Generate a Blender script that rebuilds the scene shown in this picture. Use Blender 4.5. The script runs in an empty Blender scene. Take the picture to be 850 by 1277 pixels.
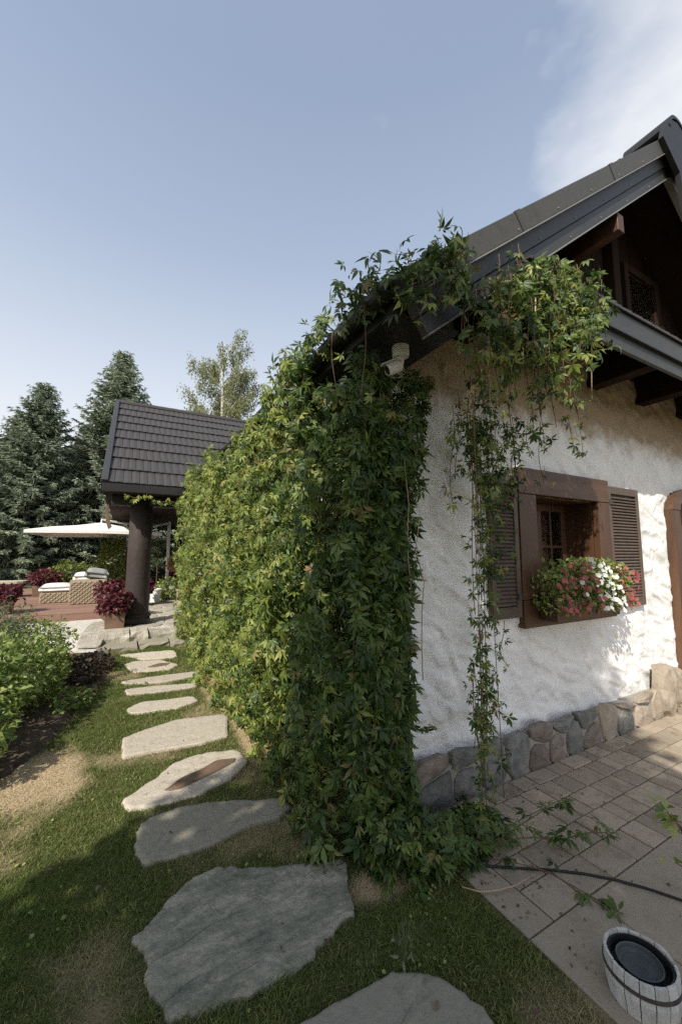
import bpy, math, random
import numpy as np
from mathutils import Vector, Matrix

SC = bpy.context.scene
COL = SC.collection
R = math.radians
random.seed(7)
RNG = np.random.default_rng(11)

# ------------------------------------------------------------------ camera
cam_data = bpy.data.cameras.new("camera")
cam = bpy.data.objects.new("camera", cam_data)
COL.objects.link(cam)
cam_data.sensor_fit = 'VERTICAL'
cam_data.sensor_height = 36.0
cam_data.sensor_width = 24.0
cam_data.lens = 490.0 / 1277.0 * 36.0
cam_data.clip_start = 0.05
cam_data.clip_end = 3000
cam.location = (0, 0, 1.5)
cam.rotation_euler = (R(90 + 6.0), 0, R(-28.9))
SC.camera = cam

# ------------------------------------------------------------------ sky and sun
SUN_AZ = R(35)            # the light travels towards +X, turned 35 degrees towards +Y
SUN_EL = R(41.8)
sun_from = Vector((-math.cos(SUN_AZ) * math.cos(SUN_EL), -math.sin(SUN_AZ) * math.cos(SUN_EL), math.sin(SUN_EL)))
sd = bpy.data.lights.new("sun", 'SUN')
sd.energy = 4.7
sd.angle = R(0.53)
sd.color = (1.0, 0.93, 0.82)
sun = bpy.data.objects.new("sun", sd)
COL.objects.link(sun)
sun.location = (-20, -14, 22)
sun.rotation_euler = sun_from.to_track_quat('Z', 'Y').to_euler()

W = bpy.data.worlds.new("World")
SC.world = W
W.use_nodes = True
nt = W.node_tree
nt.nodes.clear()
n_out = nt.nodes.new('ShaderNodeOutputWorld')
n_bg = nt.nodes.new('ShaderNodeBackground')
n_sky = nt.nodes.new('ShaderNodeTexSky')
n_sky.sky_type = 'NISHITA'
n_sky.sun_disc = False
n_sky.sun_elevation = SUN_EL
n_sky.sun_rotation = math.atan2(sun_from.x, sun_from.y)
n_sky.air_density = 1.0
n_sky.dust_density = 2.2
n_sky.ozone_density = 1.4
n_tc = nt.nodes.new('ShaderNodeTexCoord')
n_map = nt.nodes.new('ShaderNodeMapping')
n_map.inputs['Scale'].default_value = (1.0, 1.0, 1.9)
n_noise = nt.nodes.new('ShaderNodeTexNoise')
n_noise.inputs['Scale'].default_value = 3.1
n_noise.inputs['Detail'].default_value = 7
n_noise.inputs['Roughness'].default_value = 0.56
# clouds gather around one side of the sky, thin elsewhere
n_dot = nt.nodes.new('ShaderNodeVectorMath'); n_dot.operation = 'DOT_PRODUCT'
cd = Vector((0.68, 0.22, 0.74)).normalized()
n_dot.inputs[1].default_value = cd
n_mr = nt.nodes.new('ShaderNodeMapRange')
n_mr.inputs['From Min'].default_value = 0.966
n_mr.inputs['From Max'].default_value = 1.0
n_mr.inputs['To Min'].default_value = -0.26
n_mr.inputs['To Max'].default_value = 0.26
n_add = nt.nodes.new('ShaderNodeMath'); n_add.operation = 'ADD'
n_ramp = nt.nodes.new('ShaderNodeValToRGB')
n_ramp.color_ramp.elements[0].position = 0.40
n_ramp.color_ramp.elements[0].color = (0, 0, 0, 1)
n_ramp.color_ramp.elements[1].position = 1.0
n_ramp.color_ramp.elements[1].color = (1, 1, 1, 1)
n_mix = nt.nodes.new('ShaderNodeMixRGB')
n_mix.inputs['Color2'].default_value = (5.7, 5.7, 5.7, 1)
n_hs = nt.nodes.new('ShaderNodeHueSaturation')
n_hs.inputs['Saturation'].default_value = 1.15
L = nt.links.new
L(n_tc.outputs['Generated'], n_map.inputs['Vector'])
L(n_map.outputs[0], n_noise.inputs['Vector'])
L(n_tc.outputs['Generated'], n_dot.inputs[0])
L(n_dot.outputs['Value'], n_mr.inputs['Value'])
L(n_noise.outputs['Fac'], n_add.inputs[0])
L(n_mr.outputs[0], n_add.inputs[1])
L(n_add.outputs[0], n_ramp.inputs['Fac'])
L(n_sky.outputs['Color'], n_hs.inputs['Color'])
# thin high haze: a white veil over the whole sky, denser towards the horizon
n_sep = nt.nodes.new('ShaderNodeSeparateXYZ')
n_veil = nt.nodes.new('ShaderNodeMapRange')
n_veil.inputs['From Min'].default_value = 0.0
n_veil.inputs['From Max'].default_value = 0.8
n_veil.inputs['To Min'].default_value = 0.95
n_veil.inputs['To Max'].default_value = 0.34
n_vmix = nt.nodes.new('ShaderNodeMixRGB')
n_vcol = nt.nodes.new('ShaderNodeMixRGB')
n_vcol.inputs['Color1'].default_value = (5.9, 5.8, 5.6, 1)
n_vcol.inputs['Color2'].default_value = (3.85, 4.2, 4.65, 1)
n_vz = nt.nodes.new('ShaderNodeMapRange')
n_vz.inputs['From Min'].default_value = 0.10
n_vz.inputs['From Max'].default_value = 0.62
L(n_sep.outputs['Z'], n_vz.inputs['Value'])
L(n_vz.outputs[0], n_vcol.inputs['Fac'])
L(n_vcol.outputs['Color'], n_vmix.inputs['Color2'])
L(n_tc.outputs['Generated'], n_sep.inputs[0])
L(n_sep.outputs['Z'], n_veil.inputs['Value'])
L(n_veil.outputs[0], n_vmix.inputs['Fac'])
L(n_hs.outputs['Color'], n_vmix.inputs['Color1'])
L(n_vmix.outputs['Color'], n_mix.inputs['Color1'])
L(n_ramp.outputs['Color'], n_mix.inputs['Fac'])
L(n_mix.outputs['Color'], n_bg.inputs['Color'])
L(n_bg.outputs[0], n_out.inputs[0])
n_bg.inputs['Strength'].default_value = 0.15

vs = SC.view_settings
SC.display_settings.display_device = 'sRGB'
vs.view_transform = 'Standard'
vs.look = 'None'
vs.gamma = 1.0
vs.use_curve_mapping = False
vs.exposure = 0.36
SC.cycles.use_denoising = False     # keep the fine texture and a little grain
SC.cycles.sample_clamp_indirect = 3.0
SC.cycles.max_bounces = 6
SC.cycles.transparent_max_bounces = 6

# ------------------------------------------------------------------ helpers
WL = {}                                           # world location of every parent


def wl(o):
    return WL.get(o.name, Vector((0, 0, 0)))


def empty(name, loc, label, cat, group=None):
    o = bpy.data.objects.new(name, None)
    o.empty_display_size = 0.1
    COL.objects.link(o)
    o.location = loc
    WL[o.name] = Vector(loc)
    o['label'] = label
    o['category'] = cat
    if group:
        o['group'] = group
    return o


def tag(o, label=None, cat=None, group=None, kind=None):
    if label: o['label'] = label
    if cat: o['category'] = cat
    if group: o['group'] = group
    if kind: o['kind'] = kind
    return o


def new_mesh(name, V, F, smooth=False, attrs=None):
    """V (n,3), F list of index tuples or an (m,k) integer array"""
    me = bpy.data.meshes.new(name)
    V = np.asarray(V, dtype=np.float64).reshape(-1, 3)
    if isinstance(F, np.ndarray):
        m, k = F.shape
        me.vertices.add(len(V))
        me.vertices.foreach_set('co', V.astype(np.float32).ravel())
        me.loops.add(m * k)
        me.loops.foreach_set('vertex_index', F.astype(np.int32).ravel())
        me.polygons.add(m)
        me.polygons.foreach_set('loop_start', np.arange(0, m * k, k, dtype=np.int32))
        me.polygons.foreach_set('loop_total', np.full(m, k, dtype=np.int32))
        me.update(calc_edges=True)
    else:
        me.from_pydata([tuple(v) for v in V], [], [tuple(f) for f in F])
        me.update()
    if smooth:
        me.polygons.foreach_set('use_smooth', np.ones(len(me.polygons), dtype=bool))
    for k, a in (attrs or {}).items():
        at = me.attributes.new(k, 'FLOAT', 'POINT')
        at.data.foreach_set('value', np.asarray(a, dtype=np.float32))
    return me


def link(name, me, mat, parent=None, mtx=None):
    o = bpy.data.objects.new(name, me)
    COL.objects.link(o)
    if mat is not None and not me.materials:
        me.materials.append(mat)
    if parent is not None:
        o.parent = parent
    if mtx is not None:
        o.matrix_local = mtx
    return o


def build(name, V, F, mat, parent=None, smooth=False, attrs=None, bevel=0.0, at=None):
    """one mesh object; V in world coordinates"""
    V = np.asarray(V, dtype=np.float64).reshape(-1, 3)
    if parent is not None:
        base = wl(parent)
        off = base
        loc = Vector((0, 0, 0))
    else:
        base = Vector(at) if at is not None else Vector((0, 0, 0))
        off = base
        loc = base
    me = new_mesh(name, V - np.array(off), F, smooth, attrs)
    o = link(name, me, mat, parent)
    o.location = loc
    WL[o.name] = base
    if bevel > 0:
        b = o.modifiers.new('bevel', 'BEVEL')
        b.width = bevel
        b.segments = 2
        b.limit_method = 'ANGLE'
    return o


class MB:
    def __init__(self):
        self.V = []
        self.F = []

    def add(self, V, F):
        n = len(self.V)
        self.V += [tuple(v) for v in V]
        self.F += [tuple(i + n for i in f) for f in F]
        return self

    def box(self, a, b):
        x0, y0, z0 = a
        x1, y1, z1 = b
        return self.add([(x0, y0, z0), (x1, y0, z0), (x1, y1, z0), (x0, y1, z0), (x0, y0, z1), (x1, y0, z1), (x1, y1, z1), (x0, y1, z1)],
                        [(0, 3, 2, 1), (4, 5, 6, 7), (0, 1, 5, 4), (1, 2, 6, 5), (2, 3, 7, 6), (3, 0, 4, 7)])

    def hexa(self, P):
        return self.add(P, [(0, 3, 2, 1), (4, 5, 6, 7), (0, 1, 5, 4), (1, 2, 6, 5), (2, 3, 7, 6), (3, 0, 4, 7)])

    def obox(self, c, ax, ay, az):
        """box from its centre and three half axes"""
        c, ax, ay, az = (np.array(q, float) for q in (c, ax, ay, az))
        P = [c - ax - ay - az, c + ax - ay - az, c + ax + ay - az, c - ax + ay - az,
             c - ax - ay + az, c + ax - ay + az, c + ax + ay + az, c - ax + ay + az]
        return self.hexa(P)

    def tube(self, pts, radii, n=8, cap=True):
        pts = [Vector(p) for p in pts]
        if not hasattr(radii, '__len__'):
            radii = [radii] * len(pts)
        b = len(self.V)
        prev = None
        for i, p in enumerate(pts):
            t = (pts[min(i + 1, len(pts) - 1)] - pts[max(i - 1, 0)]).normalized()
            if prev is None:
                u = t.orthogonal().normalized()
            else:
                u = (prev - t * prev.dot(t))
                u = u.normalized() if u.length > 1e-6 else t.orthogonal().normalized()
            prev = u
            w = t.cross(u)
            for k in range(n):
                a = 2 * math.pi * k / n
                self.V.append(tuple(p + (u * math.cos(a) + w * math.sin(a)) * radii[i]))
        for i in range(len(pts) - 1):
            for k in range(n):
                self.F.append((b + i * n + k, b + i * n + (k + 1) % n, b + (i + 1) * n + (k + 1) % n, b + (i + 1) * n + k))
        if cap:
            self.F.append(tuple(b + k for k in reversed(range(n))))
            e = b + (len(pts) - 1) * n
            self.F.append(tuple(e + k for k in range(n)))
        return self

    def lathe(self, c, prof, n=24, M=None):
        b = len(self.V)
        for (r, z) in prof:
            for k in range(n):
                a = 2 * math.pi * k / n
                v = Vector((r * math.cos(a), r * math.sin(a), z))
                if M is not None:
                    v = M @ v
                self.V.append((c[0] + v.x, c[1] + v.y, c[2] + v.z))
        for i in range(len(prof) - 1):
            for k in range(n):
                self.F.append((b + i * n + k, b + i * n + (k + 1) % n, b + (i + 1) * n + (k + 1) % n, b + (i + 1) * n + k))
        self.F.append(tuple(b + k for k in reversed(range(n))))
        e = b + (len(prof) - 1) * n
        self.F.append(tuple(e + k for k in range(n)))
        return self

    def build(self, name, mat, parent=None, smooth=False, bevel=0.0, at=None):
        return build(name, self.V, self.F, mat, parent, smooth, None, bevel, at)


def hash3(ix, iy, iz, seed):
    h = (ix.astype(np.int64) * 374761393 + iy.astype(np.int64) * 668265263 + iz.astype(np.int64) * 2147483647 + seed * 974711) & 0xffffffff
    h = ((h ^ (h >> 13)) * 1274126177) & 0xffffffff
    h = (h ^ (h >> 16)) & 0xffffff
    return h / float(0xffffff)


def vnoise(x, y, z=0.0, seed=0):
    x, y, z = np.broadcast_arrays(np.asarray(x, float), np.asarray(y, float), np.asarray(z, float))
    ix, iy, iz = np.floor(x), np.floor(y), np.floor(z)
    fx, fy, fz = x - ix, y - iy, z - iz
    fx, fy, fz = (q * q * (3 - 2 * q) for q in (fx, fy, fz))
    r = 0
    for a in (0, 1):
        for b in (0, 1):
            for c in (0, 1):
                w = (fx if a else 1 - fx) * (fy if b else 1 - fy) * (fz if c else 1 - fz)
                r = r + w * hash3(ix + a, iy + b, iz + c, seed)
    return r


def fbm(x, y, z=0.0, seed=0, oct=4):
    r = 0
    a = 0.5
    for k in range(oct):
        r = r + a * vnoise(np.asarray(x) * 2 ** k, np.asarray(y) * 2 ** k, np.asarray(z) * 2 ** k, seed + k)
        a *= 0.5
    return r / (1 - 0.5 ** oct)


def in_poly(x, y, poly):
    x = np.asarray(x); y = np.asarray(y)
    inside = np.zeros(x.shape, bool)
    n = len(poly)
    for i in range(n):
        x0, y0 = poly[i]
        x1, y1 = poly[(i + 1) % n]
        c = ((y0 > y) != (y1 > y)) & (x < (x1 - x0) * (y - y0) / (y1 - y0 + 1e-12) + x0)
        inside ^= c
    return inside


def chaikin(poly, k=2):
    P = [np.array(p, float) for p in poly]
    for _ in range(k):
        Q = []
        for i in range(len(P)):
            a, b = P[i], P[(i + 1) % len(P)]
            Q += [a * .78 + b * .22, a * .22 + b * .78]
        P = Q
    return P


def unit(v):
    v = np.asarray(v, float)
    return v / (np.linalg.norm(v, axis=-1, keepdims=True) + 1e-9)


# ---- materials
def nodes(name):
    m = bpy.data.materials.new(name)
    m.use_nodes = True
    t = m.node_tree
    t.nodes.clear()
    out = t.nodes.new('ShaderNodeOutputMaterial')
    return m, t, out


def mat(name, cols, scale=5.0, detail=6.0, rough=0.8, bump=0.0, bscale=30.0, stretch=(1, 1, 1), objrand=0.0, spec=0.3,
        metallic=0.0, contrast=0.25, bdist=0.02, rot=(0, 0, 0), nrough=0.6):
    m, t, out = nodes(name)
    N = t.nodes.new
    tc = N('ShaderNodeTexCoord')
    mp = N('ShaderNodeMapping')
    mp.inputs['Scale'].default_value = stretch
    mp.inputs['Rotation'].default_value = rot
    oi = N('ShaderNodeObjectInfo')
    va = N('ShaderNodeVectorMath'); va.operation = 'ADD'
    sc_ = N('ShaderNodeVectorMath'); sc_.operation = 'SCALE'
    sc_.inputs[0].default_value = (31.0, 17.0, 23.0)
    t.links.new(oi.outputs['Random'], sc_.inputs['Scale'])
    t.links.new(tc.outputs['Object'], va.inputs[0])
    t.links.new(sc_.outputs[0], va.inputs[1])
    t.links.new(va.outputs[0], mp.inputs['Vector'])
    no = N('ShaderNodeTexNoise')
    no.inputs['Scale'].default_value = scale
    no.inputs['Detail'].default_value = detail
    no.inputs['Roughness'].default_value = nrough
    t.links.new(mp.outputs[0], no.inputs['Vector'])
    ra = N('ShaderNodeValToRGB')
    el = ra.color_ramp.elements
    while len(el) < len(cols):
        el.new(0.5)
    for i, c in enumerate(cols):
        el[i].position = 0.5 + (i / max(1, len(cols) - 1) - 0.5) * 2 * contrast
        el[i].color = (c[0], c[1], c[2], 1)
    t.links.new(no.outputs['Fac'], ra.inputs['Fac'])
    col = ra.outputs['Color']
    if objrand:
        mr = N('ShaderNodeMapRange')
        mr.inputs['To Min'].default_value = 1 - objrand
        mr.inputs['To Max'].default_value = 1 + objrand
        t.links.new(oi.outputs['Random'], mr.inputs['Value'])
        mx = N('ShaderNodeVectorMath'); mx.operation = 'SCALE'
        t.links.new(col, mx.inputs[0])
        t.links.new(mr.outputs[0], mx.inputs['Scale'])
        col = mx.outputs[0]
    p = N('ShaderNodeBsdfPrincipled')
    p.inputs['Roughness'].default_value = rough
    p.inputs['Specular IOR Level'].default_value = spec
    p.inputs['Metallic'].default_value = metallic
    t.links.new(col, p.inputs['Base Color'])
    if bump:
        n2 = N('ShaderNodeTexNoise')
        n2.inputs['Scale'].default_value = bscale
        n2.inputs['Detail'].default_value = 6
        n2.inputs['Roughness'].default_value = 0.65
        t.links.new(mp.outputs[0], n2.inputs['Vector'])
        bp = N('ShaderNodeBump')
        bp.inputs['Strength'].default_value = bump
        bp.inputs['Distance'].default_value = bdist
        n3 = N('ShaderNodeTexNoise')
        n3.inputs['Scale'].default_value = bscale * 2.7
        n3.inputs['Detail'].default_value = 5
        t.links.new(va.outputs[0], n3.inputs['Vector'])
        hm = N('ShaderNodeMath'); hm.operation = 'MULTIPLY_ADD'
        hm.inputs[1].default_value = .45
        t.links.new(n3.outputs['Fac'], hm.inputs[0])
        t.links.new(n2.outputs['Fac'], hm.inputs[2])
        t.links.new(hm.outputs[0], bp.inputs['Height'])
        t.links.new(bp.outputs[0], p.inputs['Normal'])
    t.links.new(p.outputs[0], out.inputs['Surface'])
    return m


def leaf_mat(name, cols, rough=0.5, trans=0.3, spec=0.35, pos=None, dry=None):
    m, t, out = nodes(name)
    N = t.nodes.new
    at = N('ShaderNodeAttribute'); at.attribute_name = 'var'
    oi = N('ShaderNodeObjectInfo')
    ad = N('ShaderNodeMath'); ad.operation = 'ADD'
    fr = N('ShaderNodeMath'); fr.operation = 'FRACT'
    t.links.new(at.outputs['Fac'], ad.inputs[0])
    t.links.new(oi.outputs['Random'], ad.inputs[1])
    t.links.new(ad.outputs[0], fr.inputs[0])
    ra = N('ShaderNodeValToRGB')
    el = ra.color_ramp.elements
    while len(el) < len(cols):
        el.new(0.5)
    for i, c in enumerate(cols):
        el[i].position = pos[i] if pos else i / max(1, len(cols) - 1)
        el[i].color = (c[0], c[1], c[2], 1)
    t.links.new(fr.outputs[0], ra.inputs['Fac'])
    col = ra.outputs['Color']
    if dry:
        a2 = N('ShaderNodeAttribute'); a2.attribute_name = 'dry'
        mx = N('ShaderNodeMixRGB')
        mx.inputs['Color2'].default_value = (*dry, 1)
        t.links.new(a2.outputs['Fac'], mx.inputs['Fac'])
        t.links.new(col, mx.inputs['Color1'])
        col = mx.outputs[0]
    p = N('ShaderNodeBsdfPrincipled')
    p.inputs['Roughness'].default_value = rough
    p.inputs['Specular IOR Level'].default_value = spec
    t.links.new(col, p.inputs['Base Color'])
    tr = N('ShaderNodeBsdfTranslucent')
    hs = N('ShaderNodeHueSaturation')
    hs.inputs['Value'].default_value = 1.5
    t.links.new(col, hs.inputs['Color'])
    t.links.new(hs.outputs[0], tr.inputs['Color'])
    ms = N('ShaderNodeMixShader')
    ms.inputs['Fac'].default_value = trans
    t.links.new(p.outputs[0], ms.inputs[1])
    t.links.new(tr.outputs[0], ms.inputs[2])
    t.links.new(ms.outputs[0], out.inputs['Surface'])
    return m


MT = {}
MT['plaster'] = mat('white_plaster', [(.60, .585, .55), (.78, .775, .76), (.84, .83, .815)], scale=3.5, detail=10, rough=.95, bump=.35, bscale=30, spec=.15, contrast=.3, bdist=.016)


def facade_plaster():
    """white plaster whose upper band under the joists is coloured tan with a ragged edge"""
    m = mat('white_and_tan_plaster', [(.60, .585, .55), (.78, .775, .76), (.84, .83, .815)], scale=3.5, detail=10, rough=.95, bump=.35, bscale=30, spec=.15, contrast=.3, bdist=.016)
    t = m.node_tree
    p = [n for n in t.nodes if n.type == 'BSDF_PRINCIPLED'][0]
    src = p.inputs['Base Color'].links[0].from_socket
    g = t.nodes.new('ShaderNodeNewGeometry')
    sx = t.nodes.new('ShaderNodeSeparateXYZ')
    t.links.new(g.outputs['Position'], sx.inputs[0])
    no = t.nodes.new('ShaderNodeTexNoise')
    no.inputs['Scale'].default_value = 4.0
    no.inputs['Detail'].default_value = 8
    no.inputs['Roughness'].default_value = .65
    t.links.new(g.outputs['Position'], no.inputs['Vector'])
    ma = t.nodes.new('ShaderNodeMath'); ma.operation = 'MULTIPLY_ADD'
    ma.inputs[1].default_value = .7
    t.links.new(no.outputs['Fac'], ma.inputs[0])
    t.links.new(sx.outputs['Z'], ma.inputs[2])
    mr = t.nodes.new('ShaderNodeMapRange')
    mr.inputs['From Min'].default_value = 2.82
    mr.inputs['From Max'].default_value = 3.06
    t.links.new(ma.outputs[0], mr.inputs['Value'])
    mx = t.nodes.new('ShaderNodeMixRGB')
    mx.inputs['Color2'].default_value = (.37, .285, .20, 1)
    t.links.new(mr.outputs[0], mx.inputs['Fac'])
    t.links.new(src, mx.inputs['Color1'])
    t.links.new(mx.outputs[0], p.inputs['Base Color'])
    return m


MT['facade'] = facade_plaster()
MT['timber'] = mat('dark_brown_timber', [(.012, .008, .006), (.028, .017, .012), (.02, .012, .009)], scale=6, stretch=(1, 1, .12), rough=.9, spec=.08, bump=.35, bscale=40, bdist=.004, objrand=.15)
MT['casing'] = mat('brown_window_wood', [(.045, .022, .012), (.082, .040, .021), (.13, .066, .036)], scale=9, stretch=(1, 1, .1), rough=.5, bump=.4, bscale=45, bdist=.004, spec=.4, objrand=.1)
MT['casing_h'] = mat('brown_window_wood_level', [(.045, .022, .012), (.082, .040, .021), (.13, .066, .036)], scale=9, stretch=(.1, 1, 1), rough=.5, bump=.4, bscale=45, bdist=.004, spec=.4, objrand=.1)
MT['shutter'] = mat('brown_shutter_paint', [(.075, .055, .042), (.115, .085, .066)], scale=12, rough=.55, bump=.15, bscale=60, bdist=.003, spec=.35, objrand=.1)
MT['verge'] = mat('weathered_dark_metal', [(.020, .021, .020), (.036, .036, .033), (.027, .028, .027)], scale=7, rough=.5, bump=.12, bscale=50, bdist=.004, spec=.5, contrast=.3)
MT['flashing'] = mat('weathered_roof_flashing', [(.035, .034, .030), (.060, .057, .048), (.045, .043, .038)], scale=9, detail=9, rough=.55, bump=.2, bscale=40, bdist=.005, spec=.4, contrast=.3)
MT['drip'] = mat('pale_metal_edge', [(.16, .16, .15), (.24, .23, .21)], scale=10, rough=.4, spec=.5)
MT['tile'] = mat('dark_roof_tile', [(.030, .027, .026), (.050, .045, .043), (.040, .036, .035)], scale=18, rough=.6, bump=.3, bscale=60, bdist=.004, spec=.4, contrast=.3)
MT['black'] = mat('black_painted_board', [(.012, .012, .013), (.022, .021, .02)], scale=8, rough=.5, spec=.4)
MT['column'] = mat('brown_painted_column', [(.020, .015, .013), (.036, .027, .023), (.058, .043, .036)], scale=16, rough=.7, bump=.5, bscale=45, bdist=.006, contrast=.35)
MT['mortar'] = mat('grey_mortar', [(.24, .22, .19), (.36, .33, .29)], scale=14, rough=.95, bump=.6, bscale=50, bdist=.006)
MT['stone_a'] = mat('dark_field_stone', [(.06, .065, .062), (.15, .15, .14), (.25, .23, .20)], scale=13, rough=.85, bump=.7, bscale=35, bdist=.008, objrand=.25, contrast=.3)
MT['stone_b'] = mat('reddish_field_stone', [(.10, .075, .062), (.20, .165, .14), (.29, .255, .22)], scale=15, rough=.85, bump=.7, bscale=35, bdist=.008, objrand=.25, contrast=.3)
MT['stone_c'] = mat('tan_field_stone', [(.19, .155, .12), (.30, .25, .195), (.38, .335, .275)], scale=10, rough=.9, bump=.6, bscale=35, bdist=.008, objrand=.15, contrast=.3)
MT['step_a'] = mat('slate_stepping_stone', [(.07, .08, .062), (.16, .165, .125), (.23, .22, .165), (.34, .32, .25), (.19, .145, .09)], scale=7.5, detail=12, stretch=(.75, 1.7, 1), rot=(0, 0, R(-17)), rough=.75, bump=.8, bscale=26, bdist=.02, contrast=.2, spec=.35, nrough=.78)
MT['step_b'] = mat('pale_stepping_stone', [(.20, .172, .13), (.43, .385, .31), (.34, .31, .26)], scale=20, detail=10, rough=.9, bump=.8, bscale=48, bdist=.008, contrast=.28, objrand=.1, nrough=.7)
MT['step_c'] = mat('grey_stepping_stone', [(.13, .122, .095), (.25, .232, .18), (.20, .188, .15)], scale=16, detail=10, rough=.9, bump=.8, bscale=40, bdist=.008, contrast=.28, nrough=.72)
MT['hollow'] = mat('brown_flaked_hollow', [(.10, .065, .042), (.17, .115, .078)], scale=14, rough=.9, bump=.5, bscale=45, bdist=.004)
MT['paver'] = mat('buff_paver', [(.18, .145, .105), (.33, .275, .205), (.28, .245, .19)], scale=11, rough=.9, bump=.45, bscale=60, bdist=.004, objrand=.2, contrast=.3)
MT['slab'] = mat('sandy_concrete_slab', [(.20, .165, .12), (.31, .265, .20), (.26, .22, .165)], scale=6, rough=.92, bump=.45, bscale=70, bdist=.004, contrast=.3, objrand=.06, nrough=.7)
MT['joint'] = mat('sandy_joint_soil', [(.07, .055, .04), (.13, .105, .08)], scale=20, rough=1, bump=.6, bscale=70, bdist=.006)
MT['court'] = mat('pale_court_stone', [(.20, .18, .14), (.35, .325, .27), (.44, .41, .35)], scale=9, rough=.9, bump=.8, bscale=22, bdist=.025, objrand=.12, contrast=.3)
MT['gravel'] = mat('pale_gravel', [(.32, .29, .25), (.56, .53, .47), (.64, .61, .56)], scale=26, rough=.95, bump=.8, bscale=60, bdist=.02, contrast=.35)
MT['soil'] = mat('dark_bed_soil', [(.035, .025, .018), (.08, .058, .04), (.14, .105, .075)], scale=12, rough=1, bump=.9, bscale=40, bdist=.02, contrast=.3)
MT['deck'] = mat('reddish_deck_board', [(.15, .085, .06), (.23, .14, .105), (.27, .175, .135)], scale=6, stretch=(.15, 1, 1), rough=.7, bump=.3, bscale=40, bdist=.004, objrand=.12)
MT['wicker'] = mat('pale_wicker', [(.20, .155, .10), (.40, .33, .235), (.32, .265, .185)], scale=45, rough=.75, bump=.6, bscale=90, bdist=.006, contrast=.3)
MT['white_fabric'] = mat('white_fabric', [(.66, .64, .60), (.78, .77, .74)], scale=8, rough=.9, bump=.1, bscale=30)
MT['grey_fabric'] = mat('grey_fabric', [(.20, .21, .21), (.28, .29, .29)], scale=8, rough=.9, bump=.1, bscale=30)
MT['white_metal'] = mat('white_painted_metal', [(.60, .60, .58), (.74, .74, .72)], scale=10, rough=.4, spec=.5)
MT['white_plastic'] = mat('white_plastic', [(.74, .74, .73), (.82, .82, .81)], scale=14, rough=.4, spec=.5)
MT['lens'] = mat('black_lens', [(.01, .01, .012), (.015, .015, .018)], rough=.1, spec=.6)
MT['planter'] = mat('brown_planter_wood', [(.12, .075, .05), (.22, .145, .10)], scale=10, stretch=(.2, 1, 1), rough=.75, bump=.3, bscale=40)
MT['whitewash'] = mat('whitewashed_stave', [(.26, .25, .23), (.46, .455, .43), (.56, .555, .53)], scale=34, detail=10, stretch=(1, 1, .4), rough=.75, bump=.4, bscale=60, bdist=.003, contrast=.22, objrand=.12)
MT['hoop'] = mat('rusty_hoop', [(.05, .045, .042), (.12, .10, .09)], scale=30, rough=.6, metallic=.4)
MT['liner'] = mat('black_plastic_liner', [(.010, .011, .012), (.02, .022, .023)], scale=10, rough=.35, spec=.5)
MT['saucer'] = mat('dusty_dark_saucer', [(.045, .055, .055), (.085, .10, .10)], scale=20, rough=.5, spec=.4)
MT['hose'] = mat('black_hose', [(.012, .012, .012), (.02, .02, .02)], rough=.5)
MT['bark'] = mat('grey_brown_bark', [(.05, .038, .028), (.12, .095, .07)], scale=10, stretch=(1, 1, .25), rough=.95, bump=.8, bscale=20, bdist=.02)
MT['birch_bark'] = mat('birch_bark', [(.12, .11, .10), (.50, .48, .45), (.60, .58, .55)], scale=7, stretch=(1, 1, 3), rough=.8, bump=.3)
MT['stem'] = mat('vine_stem', [(.09, .05, .03), (.17, .10, .06)], scale=20, rough=.8)
MT['stem_pale'] = mat('pale_dry_stem', [(.30, .22, .14), (.42, .33, .22)], scale=20, rough=.8)
MT['stem_green'] = mat('green_stem', [(.06, .08, .03), (.11, .13, .05)], scale=20, rough=.7)
MT['interior'] = mat('dim_room_plaster', [(.10, .08, .06), (.14, .11, .085)], rough=.95)
MT['curtain'] = mat('brown_curtain', [(.12, .06, .035), (.2, .11, .07)], scale=5, stretch=(4, 1, .3), rough=.9)
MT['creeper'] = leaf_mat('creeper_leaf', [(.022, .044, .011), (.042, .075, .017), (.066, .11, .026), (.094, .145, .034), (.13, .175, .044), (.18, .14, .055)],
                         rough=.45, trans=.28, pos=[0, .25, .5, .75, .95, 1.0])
MT['creeper_sun'] = leaf_mat('creeper_leaf_yellow_sunlit', [(.075, .11, .022), (.135, .185, .036), (.205, .25, .055), (.265, .295, .075), (.31, .325, .10), (.27, .17, .08)],
                             rough=.42, trans=.36, pos=[0, .25, .5, .75, .97, 1.0])  # yellower leaf, with sunlit brightness put into its colour as well
MT['grass'] = leaf_mat('grass_blade', [(.08, .115, .03), (.142, .185, .048), (.215, .24, .075), (.31, .285, .14)], rough=.7, trans=.3, spec=.15, pos=[0, .45, .85, 1], dry=(.50, .40, .25))
MT['spruce'] = leaf_mat('spruce_needle', [(.09, .115, .08), (.17, .21, .145), (.27, .315, .22), (.36, .40, .29)], rough=.7, trans=.12, spec=.2)
MT['spruce_dark'] = leaf_mat('dark_spruce_needle', [(.07, .08, .05), (.14, .155, .095), (.24, .245, .15)], rough=.7, trans=.12, spec=.2)
MT['birch'] = leaf_mat('birch_leaf', [(.14, .16, .07), (.21, .225, .105), (.28, .285, .14)], rough=.5, trans=.4)
MT['tree'] = leaf_mat('broad_leaf', [(.03, .05, .015), (.06, .09, .025), (.09, .12, .035)], rough=.5, trans=.25)
MT['bush'] = leaf_mat('bush_leaf', [(.07, .115, .028), (.145, .205, .048), (.225, .285, .075), (.30, .33, .12)], rough=.45, trans=.3)
MT['bush2'] = leaf_mat('grey_green_leaf', [(.07, .095, .05), (.12, .145, .08), (.18, .19, .11)], rough=.6, trans=.3)
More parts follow.
